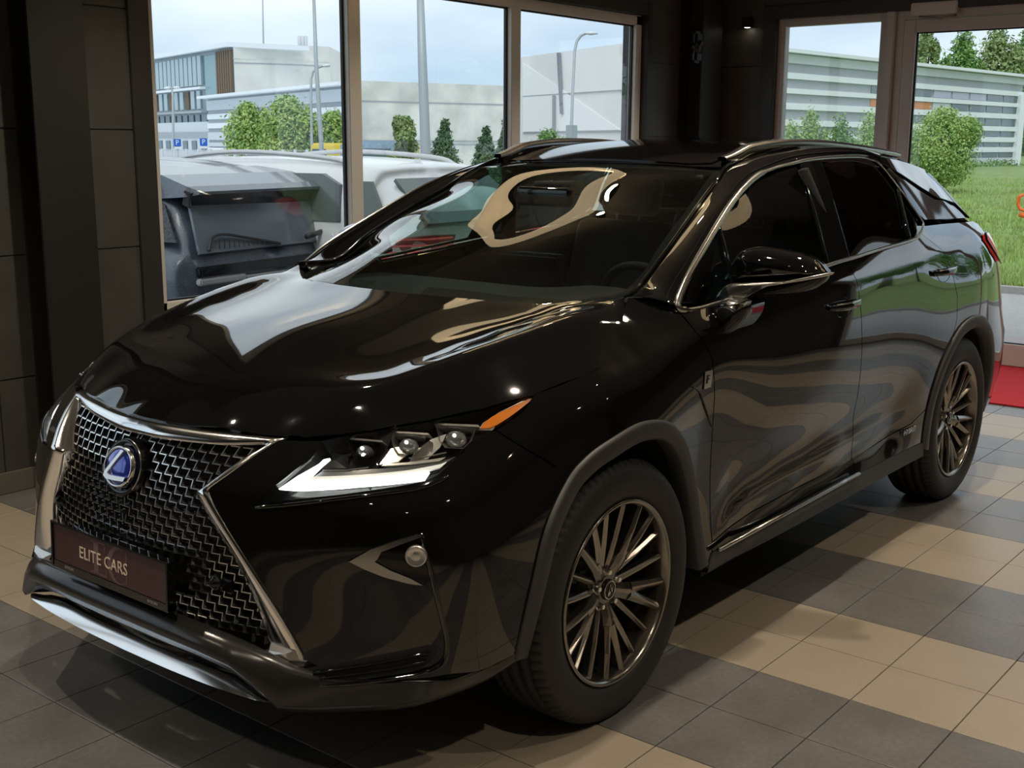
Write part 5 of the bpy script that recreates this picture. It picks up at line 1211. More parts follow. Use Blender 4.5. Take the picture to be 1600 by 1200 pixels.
for k in range(7):
    p, q = seg(.83+k*.024, .83+k*.024+.016); mb = MB(); band(p, q, ZG+HT*.40, ZG+HT*.94, mb, .3, .1); addp(mb, 'timber_slat', wood, bd)
mb = MB()
for px_ in (468, 473, 478):
    P = far(px_, 66, 145); mb.lathe([(0, 0), (.22, 0), (.22, 2.2), (0, 2.3)], 10, 'z', (P[0], P[1], zb-.6))
addp(mb, 'roof_vent_pipes', lgrey, bd)

# --- long striped hall in front of it
A, B = wallpts((324, 151), 106, (549, 128), 80)
bd = thing('striped_hall', 'long low hall with grey and white horizontal bands behind the round green trees', 'building', (A[0], A[1], ZG))
h0, h1 = A[2]-ZG, B[2]-ZG; L0 = far(230, 158, 121)
mb = MB(); mb.prism([(A[0], A[1], ZG), (B[0], B[1], ZG), (B[0], B[1], B[2]-.15), (A[0], A[1], A[2]-.15)], -back*-.5); addp(mb, 'hall_body', mgrey, bd)
mb = MB(); band(A, B, (A[2]-.22, B[2]-.22), (A[2], B[2]), mb, 1.0, .5); addp(mb, 'roof_edge', wht, bd)
for k, (f0, f1, m_) in enumerate(((.78, .93, lgrey), (.50, .58, wht), (.64, .72, wht), (.32, .44, lgrey), (.06, .20, wht), (.22, .28, lgrey))):
    mb = MB(); band(A, B, (ZG+h0*f0, ZG+h1*f0), (ZG+h0*f1, ZG+h1*f1), mb, .12, .1); addp(mb, 'cladding_band', m_, bd)
E_ = B+(A-B)*.10
mb = MB(); band(E_, B, ZG+h1*.30, ZG+h1*.44, mb, .2, .1); addp(mb, 'cladding_band', orng, bd)
A2 = L0
mb = MB(); band(A2, A, ZG, ZG+3.4, mb, 0, 6); addp(mb, 'low_wing', lgrey, bd)
for k in range(7):
    p, q = A2+(A-A2)*(k/7+.03), A2+(A-A2)*(k/7+.10); mb = MB(); band(p, q, ZG+.9, ZG+1.7, mb, .1, .1); addp(mb, 'window', dglass, bd)
mb = MB(); band(A2, A, ZG+2.0, ZG+2.5, mb, .1, .1); addp(mb, 'cladding_band', mgrey, bd)

# --- concrete hall walls in the middle and right panes
A, B = wallpts((556, 125.5), 82, (815, 135), 90)
bd = thing('concrete_hall', 'long pale weathered concrete wall of a hall behind the young trees in the middle pane', 'building', (A[0], A[1], ZG))
mb = MB(); mb.prism([(A[0], A[1], ZG), (B[0], B[1], ZG), (B[0], B[1], B[2]), (A[0], A[1], A[2])], back); addp(mb, 'end_wall', mat('weathered_concrete', (.66, .65, .58), .9, noise=(.6, .18, 0)), bd)
for z_ in (.76, .30, .26):
    mb = MB(); band(A, B, ZG+(A[2]-ZG)*z_, ZG+(A[2]-ZG)*z_+.07, mb, .05, .1); addp(mb, 'wall_joint', mgrey, bd)
A, B = wallpts((800, 91.5), 64, (1000, 64), 53)
bd = thing('white_concrete_building', 'white concrete building with sloping top edge in the right window pane', 'building', (A[0], A[1], ZG))
mb = MB(); mb.prism([(A[0], A[1], ZG), (B[0], B[1], ZG), (B[0], B[1], B[2]), (A[0], A[1], A[2])], back*.6); addp(mb, 'end_wall', concw, bd)
def onwall(px_, py_):
    c, d = ray(px_, py_); t = (B-A)[:2]; M_ = np.array([[d[0], -t[0]], [d[1], -t[1]]]); s = np.linalg.solve(M_, (A-c)[:2]); return c+d*s[0]
tn = (B-A)*[1, 1, 0]; tn /= np.linalg.norm(tn); wn_ = np.array([-tn[1], tn[0], 0]); wn_ = wn_ if wn_@(CAM_C-A) > 0 else -wn_
def wpoly_(L, m_, name, pr=.06):
    mb = MB(); mb.prism([onwall(*q)+wn_*.01 for q in L], wn_*pr); addp(mb, name, m_, bd)
wpoly_([(874, 83), (877, 82.5), (882, 178), (879, 178)], dgrey, 'wall_slot', .15); wpoly_([(867, 149), (870, 149), (870, 203), (867, 203)], mgrey, 'wall_slot', .15)
wpoly_([(818, 150), (1000, 138), (1000, 139), (818, 151)], mgrey, 'wall_joint'); wpoly_([(818, 207), (1000, 204), (1000, 205), (818, 208)], mgrey, 'wall_joint')
wpoly_([(818, 98), (970, 203), (818, 206)], mat('lighter_concrete', (.86, .86, .84), .85), 'pale_wall_part', .04)  # lighter triangle of concrete on the wall

# --- striped building beyond the lawn
A, B = wallpts((1180, 72), 57.5, (1700, 126), 88)
A, B = far(1228, 77, 60), far(1600, 115.5, 81.3); A = A+(A-B)*.14
bd = thing('school_building', 'long white and grey banded building with dark window strips beyond the lawn', 'building', (A[0], A[1], ZG))
z1_ = far(1228, 77, 60)[2]; H_ = z1_-1.6
mb = MB(); mb.prism([(A[0], A[1], ZG), (B[0], B[1], ZG), (B[0], B[1], z1_-.1), (A[0], A[1], z1_-.1)], back); addp(mb, 'hall_body', mgrey, bd)
mb = MB(); band(A, B+(B-A)*.02, z1_-.17, z1_, mb, .5, 8); addp(mb, 'roof_edge', wht, bd)
for f0, f1, m_ in ((.86, .955, lgrey), (.695, .76, wht), (.54, .595, wht), (.37, .44, wht), (.195, .26, wht), (.04, .11, wht), (-.10, -.03, wht), (-.34, -.18, lgrey)):
    mb = MB(); band(A, B, 1.6+H_*f0, 1.6+H_*f1, mb, .12, .1); addp(mb, 'cladding_band', m_, bd)
for f0, f1 in ((.595, .695), (.44, .54), (.26, .37), (.11, .195), (-.03, .04), (-.18, -.10)):
    for k in range(8):
        s0 = .38+k*.075
        if f0 == .44 and k < 4: m_ = orng if k < 3 else lgrey
        elif f0 == .595 and k in (3, 4, 5): m_ = mat('lilac_panel', (.48, .47, .60), .5)
        else: m_ = dglass
        p, q = A+(B-A)*(s0+.004), A+(B-A)*(s0+.071); mb = MB(); band(p, q, 1.6+H_*f0+.03, 1.6+H_*f1-.03, mb, .05, .1); addp(mb, 'window' if m_ is dglass else 'wall_panel', m_, bd)
p, q = A+(B-A)*.975, B; mb = MB(); band(p, q, ZG, 1.6+H_*.72, mb, .3, .2); addp(mb, 'end_fin', wht, bd)

# --- foliage
def leafmat(name, c1, c2):
    m = mat(name, c1, .6); t = m.node_tree; b = t.nodes['Principled BSDF']; n = t.nodes.new('ShaderNodeTexNoise'); n.inputs['Scale'].default_value = 2.3; n.inputs['Detail'].default_value = 3
    co = t.nodes.new('ShaderNodeTexCoord'); t.links.new(co.outputs['Object'], n.inputs['Vector']); r = t.nodes.new('ShaderNodeMapRange'); r.inputs[1].default_value = .38; r.inputs[2].default_value = .62; t.links.new(n.outputs[0], r.inputs[0])
    x = t.nodes.new('ShaderNodeMixRGB'); x.inputs[1].default_value = (*c1, 1); x.inputs[2].default_value = (*c2, 1); t.links.new(r.outputs[0], x.inputs[0]); t.links.new(x.outputs[0], b.inputs['Base Color'])
    b.inputs['Subsurface Weight'].default_value = 0; return m
lf_bright = leafmat('bright_leaves', (.22, .38, .08), (.42, .55, .17)); lf_mid = leafmat('mid_leaves', (.10, .24, .04), (.22, .38, .09)); lf_dark = leafmat('conifer_needles', (.06, .13, .06), (.13, .22, .10)); lf_yel = leafmat('pale_leaves', (.30, .36, .14), (.20, .32, .10))
bark = mat('bark', (.12, .09, .06), .9)
def leaves(blobs, n, sz, up=.3):
    """leaf quads through ellipsoid blobs (centre, radii)"""
    vol = np.array([b[1][0]*b[1][1]*b[1][2] for b in blobs])**.7; ix = RNG.choice(len(blobs), n, p=vol/vol.sum())
    C_ = np.array([b[0] for b in blobs])[ix]; R_ = np.array([b[1] for b in blobs])[ix]; d = RNG.normal(size=(n, 3)); d /= np.linalg.norm(d, axis=1)[:, None]
    P = C_+d*R_*(RNG.random(n)[:, None]**.25)*(1+.12*RNG.normal(size=(n, 1))); nn = d+RNG.normal(size=(n, 3))*.7+[0, 0, up]; nn /= np.linalg.norm(nn, axis=1)[:, None]
    a = np.cross(nn, RNG.normal(size=(n, 3))); a /= np.linalg.norm(a, axis=1)[:, None]; b = np.cross(nn, a); s = sz*(.6+.8*RNG.random(n))[:, None]
    V = np.stack([P-a*s, P+b*s*.5, P+a*s, P-b*s*.5], 1); return V.reshape(-1, 3), np.arange(4*n).reshape(-1, 4)
def plant(name, lab, cat, x0, x1, ytop, dist, m, n=5000, sz=.12, base=None, shape='round', group=None):
    xc = (x0+x1)/2; w = (x1-x0)/FPX*dist; c = far(xc, ytop, dist); zt_ = c[2]; zb_ = ZG if base is None else far(xc, base, dist)[2]; h = zt_-zb_
    t = thing(name, lab, cat, (c[0], c[1], zb_), group=group); side = np.array([-HD[1], HD[0], 0]); bl = []
    if shape == 'round':
        bl = [((0, 0, h*.48), (w*.46, w*.46, h*.45)), ((0, 0, h*.25), (w*.42, w*.42, h*.24))]
        for k in range(9):
            a = RNG.random()*6.28; rr_ = w*.33; bl.append(((math.cos(a)*rr_, math.sin(a)*rr_, h*(.15+.55*RNG.random())), (w*.20, w*.20, h*.18)))
        bl.append(((0, 0, h*.84), (w*.2, w*.2, h*.15)))
    elif shape == 'cone':
        for k in range(7):
            f = k/7; bl.append(((RNG.normal()*w*.03, RNG.normal()*w*.03, h*(.12+.8*f)), (w*.5*(1-f)**.9+.05*w, w*.5*(1-f)**.9+.05*w, h*.09)))
    elif shape == 'tall':
        for k in range(14):
            f = RNG.random(); a = RNG.random()*6.28; q = w*.28*(1-abs(f-.5)); bl.append(((math.cos(a)*q, math.sin(a)*q, h*(.2+.72*f)), (w*.24*(1.1-f*.6), w*.24*(1.1-f*.6), h*.10)))
    V, F = leaves(bl, int(n*2.6), sz*.58); o = meshobj('foliage', V, F, m, t); o['kind'] = 'stuff'
    b = MB(); b.tube([(0, 0, 0), (w*.02, 0, h*.4), (0, w*.02, h*.8)], [max(.03, h*.025), h*.016, h*.006], 7); b.build('trunk', bark, t)
    return t
plant('round_tree', 'bushy bright green round tree, leftmost in front of the striped hall', 'tree', 346, 426, 156, 62, lf_bright, 5000, .17)
plant('round_tree', 'tallest bushy bright green tree in front of the striped hall', 'tree', 396, 500, 147, 60, lf_bright, 7000, .17)
plant('round_tree', 'lower green tree at the right end of the row by the striped hall', 'tree', 478, 562, 170, 61, lf_bright, 4500, .16)
plant('young_tree', 'thin yellowish green young tree left of the thick grey lamp mast', 'tree', 598, 660, 176, 39, lf_yel, 3000, .11, shape='tall')
plant('pine_tree', 'small dark pine just right of the thick grey lamp mast', 'tree', 666, 722, 172, 46, lf_dark, 3200, .10, shape='cone')
plant('pine_tree', 'small broad dark pine left of the second window post', 'tree', 733, 785, 185, 46, lf_dark, 3000, .10, shape='cone')
plant('pine_tree', 'taller dark pine partly hidden by the second window post', 'tree', 765, 822, 170, 45, lf_dark, 3200, .10, shape='cone')
plant('shrub', 'low green shrub under the white concrete wall in the right pane', 'shrub', 818, 895, 199, 36, lf_mid, 3000, .10)
for k, (a, b, t_, d_, m_) in enumerate(((1212, 1262, 185, 24, lf_bright), (1236, 1300, 166, 25, lf_bright), (1285, 1345, 178, 24, lf_mid), (1330, 1392, 172, 26, lf_bright))):
    plant('shrub', ['bright leafy shrub at the left edge of the sidelight beside the door', 'tallest bright leafy shrub seen through the door sidelight', 'middle leafy shrub seen through the door sidelight', 'rightmost leafy shrub seen through the door sidelight'][k], 'shrub', a, b, t_, d_, m_, 4500, .055)
plant('round_shrub', 'large round bright green shrub on the lawn seen through the glass door', 'shrub', 1418, 1532, 164, 40, lf_bright, 9000, .085, base=293)
plant('birch_tree', 'pale green birch rising behind the banded building at the door edge', 'tree', 1425, 1482, 44, 105, lf_yel, 4000, .28, shape='tall')
for k, (a, b, t_) in enumerate(((1470, 1545, 44), (1520, 1600, 34), (1575, 1650, 38), (1640, 1730, 46))):
    plant('tall_tree', ['broad green tree behind the banded building next to the birch', 'tallest green tree behind the banded building', 'green tree behind the banded building at the right picture edge', 'green tree beyond the right picture edge'][k], 'tree', a, b, t_, 110+4*k, lf_yel if k % 2 else lf_mid, 5500, .34)
for k in range(7):
    x_, y_ = -34-3*(k % 3), 4+6.5*k; t = thing('lawn_tree', 'leafy tree on the far side of the lawn, right of the door', 'tree', (x_, y_, ZG), group='trees right of the lawn'); hh = 6+1.3*(k % 3)
    V, F = leaves([((0, 0, hh*.6), (2.4, 2.4, hh*.33)), ((1, .8, hh*.45), (1.8, 1.8, hh*.25)), ((-1, -.9, hh*.5), (1.7, 1.7, hh*.28))], 5000, .16); o = meshobj('foliage', V, F, lf_mid, t); o['kind'] = 'stuff'
    b = MB(); b.tube([(0, 0, 0), (0, .1, hh*.5)], [.18, .10], 7); b.build('trunk', bark, t)
# scrub along the banded building
V, F = [], []
bl = []
for k in range(60):
    p = A+(B-A)*(k/60); p = p+(CAM_C-p)/np.linalg.norm(CAM_C-p)*2.0; bl.append(((p[0], p[1], .15), (.9, .9, .5)))
V, F = leaves(bl, 6000, .10); o = meshobj('scrub', V, F, lf_mid); tag(o, 'rough scrub and tall weeds along the foot of the banded building', 'scrub', kind='stuff')

# --- lamp posts, mast, signs, fence
galv = mat('galvanised_post', (.40, .44, .46), .5, .3); lampw = mat('lamp_head_white', (.75, .78, .8), .4)
def post(name, lab, pts, dist, r, head=None, cat='lamp post'):
    P = [far(x, y, dist) for x, y in pts]; b0 = P[0].copy(); t = thing(name, lab, cat, (b0[0], b0[1], ZG)); off = np.array([b0[0], b0[1], ZG])
    mb = MB(); L = [np.array([P[0][0], P[0][1], ZG])]+P; L = [q-off for q in L]
    mb.tube(L, [r*1.15]*2+[r]*(len(L)-3)+[r*.7], 10); mb.build('pole', galv, t)
    for hd in (head or []):
        c = far(hd[0], hd[1], dist)-off; e = far(hd[2], hd[3], dist)-off; mb = MB(); mb.tube([c, (c+e)/2, e], [r*1.2, r*2.2, r*1.0], 8, flat=.6); mb.build('lamp_head', lampw, t)
    return t
def straight(pts): return pts
post('twin_lamp_post', 'white twin headed lamp post at the left window edge', [(271, 225), (270, 150), (268, 137)], 62, .06, [(267, 137, 256, 138), (271, 137, 281, 137)])
post('lamp_post', 'short lamp post with one curved arm beside the tall thin mast', [(487, 225), (486, 125), (489, 112), (498, 105), (506, 103)], 58, .06, [(504, 103, 516, 102)])
post('tall_mast', 'tall thin grey mast in front of the rightmost round tree', [(502, 225), (494, 100), (489, -40)], 40, .07, cat='mast')
post('thick_mast', 'thick grey lamp mast standing in the middle window pane', [(665, 235), (660, 100), (655, -60)], 22, .085, cat='mast')
post('antenna_mast', 'very thin mast above the concrete office block', [(412, 80), (411, 40), (410, -30)], 175, .12, cat='mast')
post('curved_lamp_post', 'tall curved lamp post in front of the white concrete wall in the right pane', [(892, 222), (895, 140), (898, 80), (901, 65), (907, 56), (916, 52)], 40, .05, [(914, 52, 934, 52)])
c = far(893, 208, 38); mb = MB(); mb.box((c[0]-.14, c[1]-.14, ZG), (c[0]+.14, c[1]+.14, c[2]+.25), .02); tag(mb.build('cable_cabinet', mat('cabinet_green', (.30, .36, .36), .5)), 'narrow grey cabinet at the foot of the curved lamp post', 'cabinet')
blue_s = mat('sign_blue', (.01, .13, .62), .4); wsign = mat('sign_white', (.85, .87, .9), .5)
for k, (x, y) in enumerate(((277, 223), (318, 222))):
    d_ = 44+6*k; c = far(x, y, d_); t = thing('parking_sign', ['blue parking sign just right of the twin lamp post', 'blue parking sign further right, left of the round trees'][k], 'sign', (c[0], c[1], ZG)); s = .135*(1+.15*k)
    sx = np.array([-HD[1], HD[0], 0])*-1; sx = _rt*[1, 1, 0]; sx /= np.linalg.norm(sx); upv = np.array([0, 0, 1.0]); nv = -HD
    o_ = np.array([0, 0, c[2]-ZG]); mb = MB(); mb.prism([o_+sx*a*s+upv*b*s for a, b in ((-1, -1), (1, -1), (1, 1), (-1, 1))], HD*.02); mb.build('sign_face', blue_s, t)
    text('P', s*1.9, 'sign_letter', wsign, t, o_+nv*.004, sx, upv, nv, .002, 1.0)
    mb = MB(); mb.prism([o_+sx*a*s*.9+upv*b*s for a, b in ((-1, -1.7), (1, -1.7), (1, -1.1), (-1, -1.1))], HD*.02); mb.build('sign_plate', wsign, t)
    mb = MB(); mb.tube([HD*.04, HD*.04+[0, 0, c[2]-ZG+s]], .02, 6); mb.build('pole', galv, t)
A_, B_ = far(235, 240, 34), far(480, 240, 34)
t = thing('mesh_fence', 'pale wire fence with white posts behind the parked cars', 'fence', (A_[0], A_[1], ZG)); off = np.array([A_[0], A_[1], ZG]); zt_ = A_[2]-ZG+.14
for k in range(14):
    p = (A_+(B_-A_)*k/13-off); mb = MB(); mb.box((p[0]-.03, p[1]-.03, 0), (p[0]+.03, p[1]+.03, zt_)); mb.build('post', wht, t)
mb = MB()
for z_ in np.linspace(.1, zt_-.03, 9): mb.tube([(A_-off)*[1, 1, 0]+[0, 0, z_], (B_-off)*[1, 1, 0]+[0, 0, z_]], .007, 4)
for k in range(130):
    p = (A_+(B_-A_)*k/129-off); mb.tube([(p[0], p[1], .05), (p[0], p[1], zt_-.03)], .004, 3, cap=False)
o = mb.build('wire_mesh', lgrey, t); o['kind'] = 'stuff'
# orange toy or hose on the lawn
c = at(1594, 352, 2, ZG+.15); pts = [at(x, y, 0, c[0]) for x, y in ((1599, 304), (1592, 308), (1591, 320), (1594, 327), (1604, 330), (1616, 331))]
mb = MB(); mb.tube(pts, .035, 8); mb.tube([p+[.02, 0, -.10] for p in pts[3:]], .05, 8); tag(mb.build('orange_barrier', mat('orange_plastic', (.85, .16, .02), .5)), 'orange plastic piece on the lawn at the right picture edge', 'barrier')

# --- parked vehicles
tyre2 = mat('dull_tyre', (.02, .02, .02), .8); tglass = mat('dusty_window', (.10, .12, .13), .18); redl = mat('tail_lamp_red', (.35, .02, .03), .25); blk = mat('black_bumper', (.03, .03, .033), .5)
def body(secs, name, m, parent, nsub=5):
    """sections along the car: each (u, [(half width, height), ...])"""
    n = len(secs[0][1]); R_ = [catmull([(w_, u, z_) for w_, z_ in s], 4) for u, s in secs]; R_ = np.array(R_)
    C_ = np.stack([catmull(R_[:, k], nsub) for k in range(R_.shape[1])], 1)
    full_ = np.concatenate([C_*[1, 1, 1], (C_*[-1, 1, 1])[:, ::-1]], 1); a, b = full_.shape[:2]; V = full_.reshape(-1, 3)
    F = [(i*b+j, i*b+(j+1) % b, (i+1)*b+(j+1) % b, (i+1)*b+j) for i in range(a-1) for j in range(b)]+[tuple(range(b)), tuple((a-1)*b+k for k in range(b))[::-1]]
    mb = MB(); mb.add(V, F, True); return mb.build(name, m, parent)
def suv(name, lab, cat, loc, rz, m, W_=.95, L_=4.7, H_=1.7, rear=.62, wheels=True, group=None, glassm=None, b=None):
    """u runs from the tail (0) to the nose (L_); tail faces -u"""
    t = thing(name, lab, cat, loc, rz, group=group); b = b or 1.04*H_/1.7
    def sec(u, wr, zr, wb=W_-.06, zb=b, wm=W_, zm=.75, wl_=W_-.02, zl=.30): return (u, [(0.0, zr), (wr*.7, zr-.01), (wr, zr-.07), (wb, zb if zr > zb+.05 else zr-.09), (wm, zm), (wl_, zl), (wl_-.1, .22), (0, .22)])
    body([sec(0, W_-.2, .82, W_-.1, .7, W_-.10, .65, W_-.14), sec(.06, W_-.14, b-.02, W_-.08, .9), sec(.20, W_-.18, b+.20), sec(.50, W_-.27, H_-.14), sec(rear, W_-.26, H_-.05), sec(1.5, W_-.24, H_), sec(2.6, W_-.26, H_-.02), sec(3.0, W_-.28, H_-.16), sec(3.45, W_-.22, b+.09), sec(3.7, W_-.14, b+.02), sec(L_-.35, W_-.16, b-.10), sec(L_-.06, W_-.22, .82, W_-.15, .7, W_-.12, .6), sec(L_, W_-.35, .70, W_-.25, .6, W_-.2, .5)], 'car_body', m, t)
    gm_ = glassm or tglass
    for s in (1, -1):
        mb = MB(); mb.prism([(s*(W_-.045), u, z) for u, z in ((.72, b+.02), (3.25, b+.02), (2.75, H_-.17), (2.4, H_-.12), (1.0, H_-.12), (.8, H_-.2))], (-s*.06, 0, 0))
        V = np.array(mb.V); V[:, 0] -= s*(V[:, 2]-b)*.36*(1); mb.V = [tuple(v) for v in V]; mb.build('side_windows', gm_, t)
        mb = MB(); mb.prism([(s*(W_-.05)-s*(z-b)*.36, u, z) for u, z in ((.30, b+.05), (.66, b+.02), (.74, H_-.22), (.66, H_-.17), (.50, H_-.17))], (-s*.03, 0, 0)); mb.build('quarter_window', gm_, t)
        for u in (1.55, 2.45):
            mb = MB(); mb.box((-.012, u-.03, 0), (.012, u+.03, .01)); mb = MB(); z0, z1 = b+.01, H_-.12; mb.prism([(s*(W_-.040)-s*(z-b)*.36, uu, z) for uu, z in ((u-.035, z0), (u+.035, z0), (u+.035, z1), (u-.035, z1))], (-s*.03, 0, 0)); mb.build('window_pillar', blk, t)
        if wheels:
            for u in (.95, L_-.95):
                mb = MB(); mb.lathe([(.0, .06), (.18, .06), (.22, .09), (.35, .09), (.36, .0), (.35, -.1), (.0, -.1)], 28, 'x', (s*(W_-.11), u, .36)); mb.build('wheel', tyre2, t)
    mb = MB(); mb.prism([(x, y, z) for x, y, z in ((-(W_-.25), -.0+.05, b+.0), (W_-.25, .05, b), (W_-.33, .42, H_-.17), (-(W_-.33), .42, H_-.17))], (0, -.02, .02)); mb.build('rear_window', gm_, t)
    mb = MB(); mb.prism([(-(W_-.2), 3.52, b+.08), (W_-.2, 3.52, b+.08), (W_-.32, 3.02, H_-.15), (-(W_-.32), 3.02, H_-.15)], (0, .02, .03)); mb.build('windshield', gm_, t)
    for s in (1, -1):
        mb = MB(); mb.prism([(s*(W_-.50), -.035, b-.07), (s*(W_-.16), -.02, b-.06), (s*(W_-.04), .08, b-.08), (s*(W_-.01), .42, b-.26), (s*(W_-.04), .10, b-.29), (s*(W_-.42), -.035, b-.24)], (0, .06, 0)); mb.build('tail_lamp', redl, t)
    mb = MB(); mb.box((-W_+.08, -.05, .3), (W_-.08, .12, .55), .04); mb.build('rear_bumper', blk, t)
    return t
# local +u must point away from the building (-y): turn by 180 degrees
drk = mat('wet_dark_blue_paint', (.075, .095, .125), .22, 0, coat=.6, noise=(160, .5, .25)); whp = mat('wet_white_paint', (.78, .80, .82), .2, 0, coat=.5)

def rearpos(px_, d_, rot, off):
    a = math.radians(90+rot); t = np.array([-math.sin(a), math.cos(a), 0]); c = far(px_, 300, d_)+t*off; return (c[0], c[1], ZG), PI+math.radians(rot)
_l, _a = rearpos(646, 8.5, 6, .93); suv('white_parked_car', 'wet white parked car with roof rails standing behind the middle window pane', 'car', _l, _a, whp, .96, 4.7, 1.61, b=1.12)
# plate, rails and seams of the white car
wc_ = [o for o in D.objects if o.name == 'white_parked_car'][0]
for s in (1, -1):
    mb = MB(); mb.tube(catmull([(s*.66, .75, 1.53), (s*.67, 1.0, 1.60), (s*.68, 1.9, 1.645), (s*.66, 2.6, 1.60), (s*.65, 2.8, 1.53)], 5), .022, 8); mb.build('roof_rail', mat('rail_silver', (.6, .6, .6), .3, .6), wc_)
mb = MB(); mb.box((-.26, -.06, .90), (.26, -.04, 1.01), .005); mb.build('plate', wsign, wc_)
mb = MB(); mb.box((.205, -.062, .90), (.255, -.058, 1.01)); mb.build('plate_strip', blue_s, wc_); text('V', .09, 'plate_letter', blk, wc_, (.13, -.062, .955), (-1, 0, 0), (0, 0, 1), (0, -1, 0), .001)
for k in range(4):
    for s in (1, -1):
        mb = MB(); mb.tube([(s*.52, -.045, .90+.045*k), (s*.78, -.03, .90+.045*k), (s*.945, .10+.0*k, .90+.045*k), (s*.965, .34-.07*k, .89+.045*k)], .007, 5); mb.build('lamp_rib', mat('lamp_bright_red', (.75, .05, .06), .3, emit=.35, ecol=(1, .08, .08)), wc_)

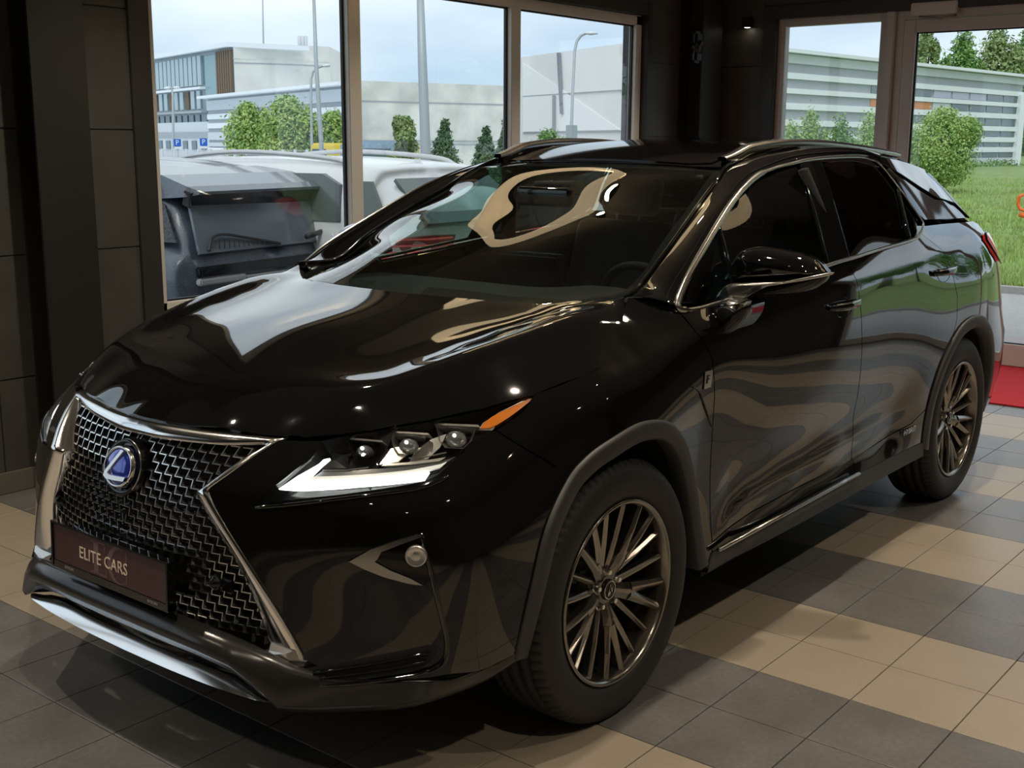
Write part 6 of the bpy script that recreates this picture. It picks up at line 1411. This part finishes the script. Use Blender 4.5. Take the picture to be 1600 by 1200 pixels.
def dark_car():
    t = thing('dark_parked_car', 'wet dark blue parked car with rear spoiler and wiper, close outside the left window', 'car', *rearpos(431, 8.6, 10, 0))
    W_ = .96
    def sec(u, wr, zr, wb, zb, wm=W_, zm=.86, wl_=W_-.03, zl=.45): return (u, [(0.0, zr), (wr*.7, zr-.006), (wr, zr-.04), (wb, zb), (wm, zm), (wl_, zl), (wl_-.1, .24), (0, .24)])
    body([sec(0, .74, .90, .84, .86, .86, .80, .86), sec(.03, .78, .97, .86, .94, .90, .85), sec(.08, .76, 1.06, .86, 1.0), sec(.18, .72, 1.22, .85, 1.03), sec(.32, .70, 1.38, .85, 1.05), sec(.60, .70, 1.49, .86, 1.06), sec(1.0, .70, 1.555, .87, 1.06), sec(1.7, .70, 1.59, .87, 1.05),
          sec(2.6, .68, 1.57, .87, 1.06), sec(3.1, .66, 1.44, .87, 1.05), sec(3.5, .70, 1.16, .86, 1.04), sec(3.8, .76, 1.05, .86, 1.0), sec(4.4, .74, .96, .84, .92), sec(4.66, .66, .80, .76, .74, .80, .66), sec(4.70, .5, .72, .6, .66, .7, .6)], 'car_body', drk, t)
    mb = MB(); sp1 = []
    for u, z0, z1, w_ in ((.05, 1.375, 1.395, .74), (.12, 1.36, 1.43, .80), (.40, 1.34, 1.50, .745), (.75, 1.42, 1.54, .71)): sp1.append((u, z0, z1, w_))
    V = []; 
    for u, z0, z1, w_ in sp1: V += [(-w_, u, z0), (-w_+.03, u, z1), (w_-.03, u, z1), (w_, u, z0)]
    mb.add(V, [(4*k+i, 4*k+(i+1) % 4, 4*(k+1)+(i+1) % 4, 4*(k+1)+i) for k in range(3) for i in range(4)]+[(0, 1, 2, 3), (12, 13, 14, 15)], False); mb.build('roof_spoiler', drk, t)
    mb = MB(); mb.prism([(-.79, .075, 1.385), (.79, .075, 1.385), (.78, .11, 1.29), (.70, .15, 1.27), (-.70, .15, 1.27), (-.78, .11, 1.29)], (0, .05, .02)); mb.build('spoiler_underside', mat('streaky_black', (.02, .018, .02), .25, noise=(18, .6, .2)), t)
    mb = MB(); mb.prism([(-.80, .0, .985), (.80, .0, .985), (.80, .01, 1.02), (.74, .13, 1.30), (-.74, .13, 1.30), (-.80, .01, 1.02)], (0, .02, -.01)); mb.build('rear_window', mat('wet_grey_glass', (.15, .18, .21), .12), t)
    mb = MB(); mb.tube([(.30, -.03, 1.03), (.52, -.03, 1.065), (.80, -.02, 1.09)], [.022, .018, .008], 6); mb.build('wiper', blk, t)
    mb = MB(); mb.tube(catmull([(-.72, -.005, 1.0), (-.66, .015, 1.08), (-.54, .02, 1.10), (-.30, .01, 1.06), (.02, -.01, 1.0)], 5), .010, 5); 
    for k in range(11): mb.tube([(-.62+.05*k, -.01, 1.005), (-.60+.048*k, .005, 1.07-.006*k)], .004, 4)
    mb.build('headrest_shadow', blk, t)  # dark tubes on the glass draw a headrest's shadow, no solid headrest
    mb = MB(); mb.box((-.84, -.04, .83), (.80, .02, .90), .012); mb.build('lamp_band', mat('lamp_band_black', (.02, .02, .025), .12), t)
    mb = MB(); mb.box((-.86, -.055, .775), (-.40, .0, .82), .010); mb.box((-.40, -.055, .785), (.86, -.01, .805), .006); mb.build('lamp_strip', mat('lamp_strip_grey', (.45, .48, .50), .3), t)
    mb = MB(); mb.box((-.90, -.07, .30), (.90, .10, .62), .05); mb.build('rear_bumper', blk, t)
    rain = mat('rain_speckled_glass', (.035, .04, .045), .25, noise=(75, 1.0, .3))
    for s in (1, -1):
        L = [(u, z) for u, z in ((.12, 1.06), (3.2, 1.07), (2.8, 1.38), (2.3, 1.47), (1.2, 1.47), (.62, 1.42), (.30, 1.30))]
        mb = MB(); mb.prism([(s*(.875-(z-1.07)*.40), u, z) for u, z in L], (s*.018, 0, 0)); mb.build('side_glass', rain, t)
        mb = MB(); mb.tube([(s*(.892-(z-1.07)*.40), u, z) for u, z in ((.50, 1.50), (.42, 1.40), (.40, 1.25), (.36, 1.10))]+[(s*.955, .34, .95), (s*.975, .40, .80), (s*.965, .36, .60)], .006, 5); mb.build('panel_seam', blk, t)
        mb = MB(); mb.box((s*.88 if s < 0 else .885, .55, 1.185), (s*.90 if s > 0 else -.885, 3.0, 1.215)); 
        for u in (.95, 3.75):
            mb = MB(); mb.lathe([(.0, .06), (.18, .06), (.22, .09), (.35, .09), (.36, .0), (.35, -.1), (.0, -.1)], 28, 'x', (s*.86, u, .36)); mb.build('wheel', tyre2, t)
dark_car()
# far parked cars by the fence, the bus and the van
for k, (x, y, d_, m_, lb) in enumerate(((290, 250, 24, mat('silver_paint', (.45, .47, .49), .3, .4), 'silver parked car just beyond the roof of the dark car'), (392, 247, 33, mat('grey_paint', (.12, .14, .16), .3), 'dark grey parked car by the fence right of the silver one'))):
    c = far(x, y, d_); suv('far_parked_car', lb, 'car', (c[0], c[1], ZG-.02), PI*.5+.3, m_, .9, 4.3, 1.42)
c = far(520, 236, 46); t = thing('yellow_bus', 'yellow bus parked behind the white car, seen over its roof', 'bus', (c[0], c[1], ZG), math.atan2(-HD[0], HD[1])); ylw = mat('bus_yellow', (.80, .62, .08), .35)
mb = MB(); mb.box((-.85, 0, .35), (3.2, 2.2, c[2]-ZG+.30), .08); mb.build('bus_body', ylw, t)
mb = MB(); mb.box((-.80, -.03, c[2]-ZG-.45), (-.25, 0, c[2]-ZG+.08), .02); mb.build('bus_window', dglass, t)
for x in (-.3, 2.4):
    mb = MB(); mb.lathe([(0, 0), (.4, 0), (.42, .1), (.4, .25), (0, .25)], 20, 'y', (x, -.02, .42)); mb.build('wheel', tyre2, t)
c = far(577, 220, 40); t = thing('blue_van', 'pale blue van roof behind the window post, above the white car', 'van', (c[0], c[1], ZG), math.atan2(-HD[0], HD[1]))
mb = MB(); mb.box((-1.0, 0, .3), (.95, 4, c[2]-ZG), .12); mb.build('van_body', mat('van_blue', (.30, .42, .52), .35), t)
mb = MB(); mb.box((-.8, -.03, .9), (.75, .02, c[2]-ZG-.25), .05); mb.build('van_window', dglass, t)
for x in (-.7, .65):
    mb = MB(); mb.lathe([(0, 0), (.32, 0), (.33, .1), (.32, .2), (0, .2)], 20, 'x', (x, .5, .34)); mb.build('wheel', tyre2, t)
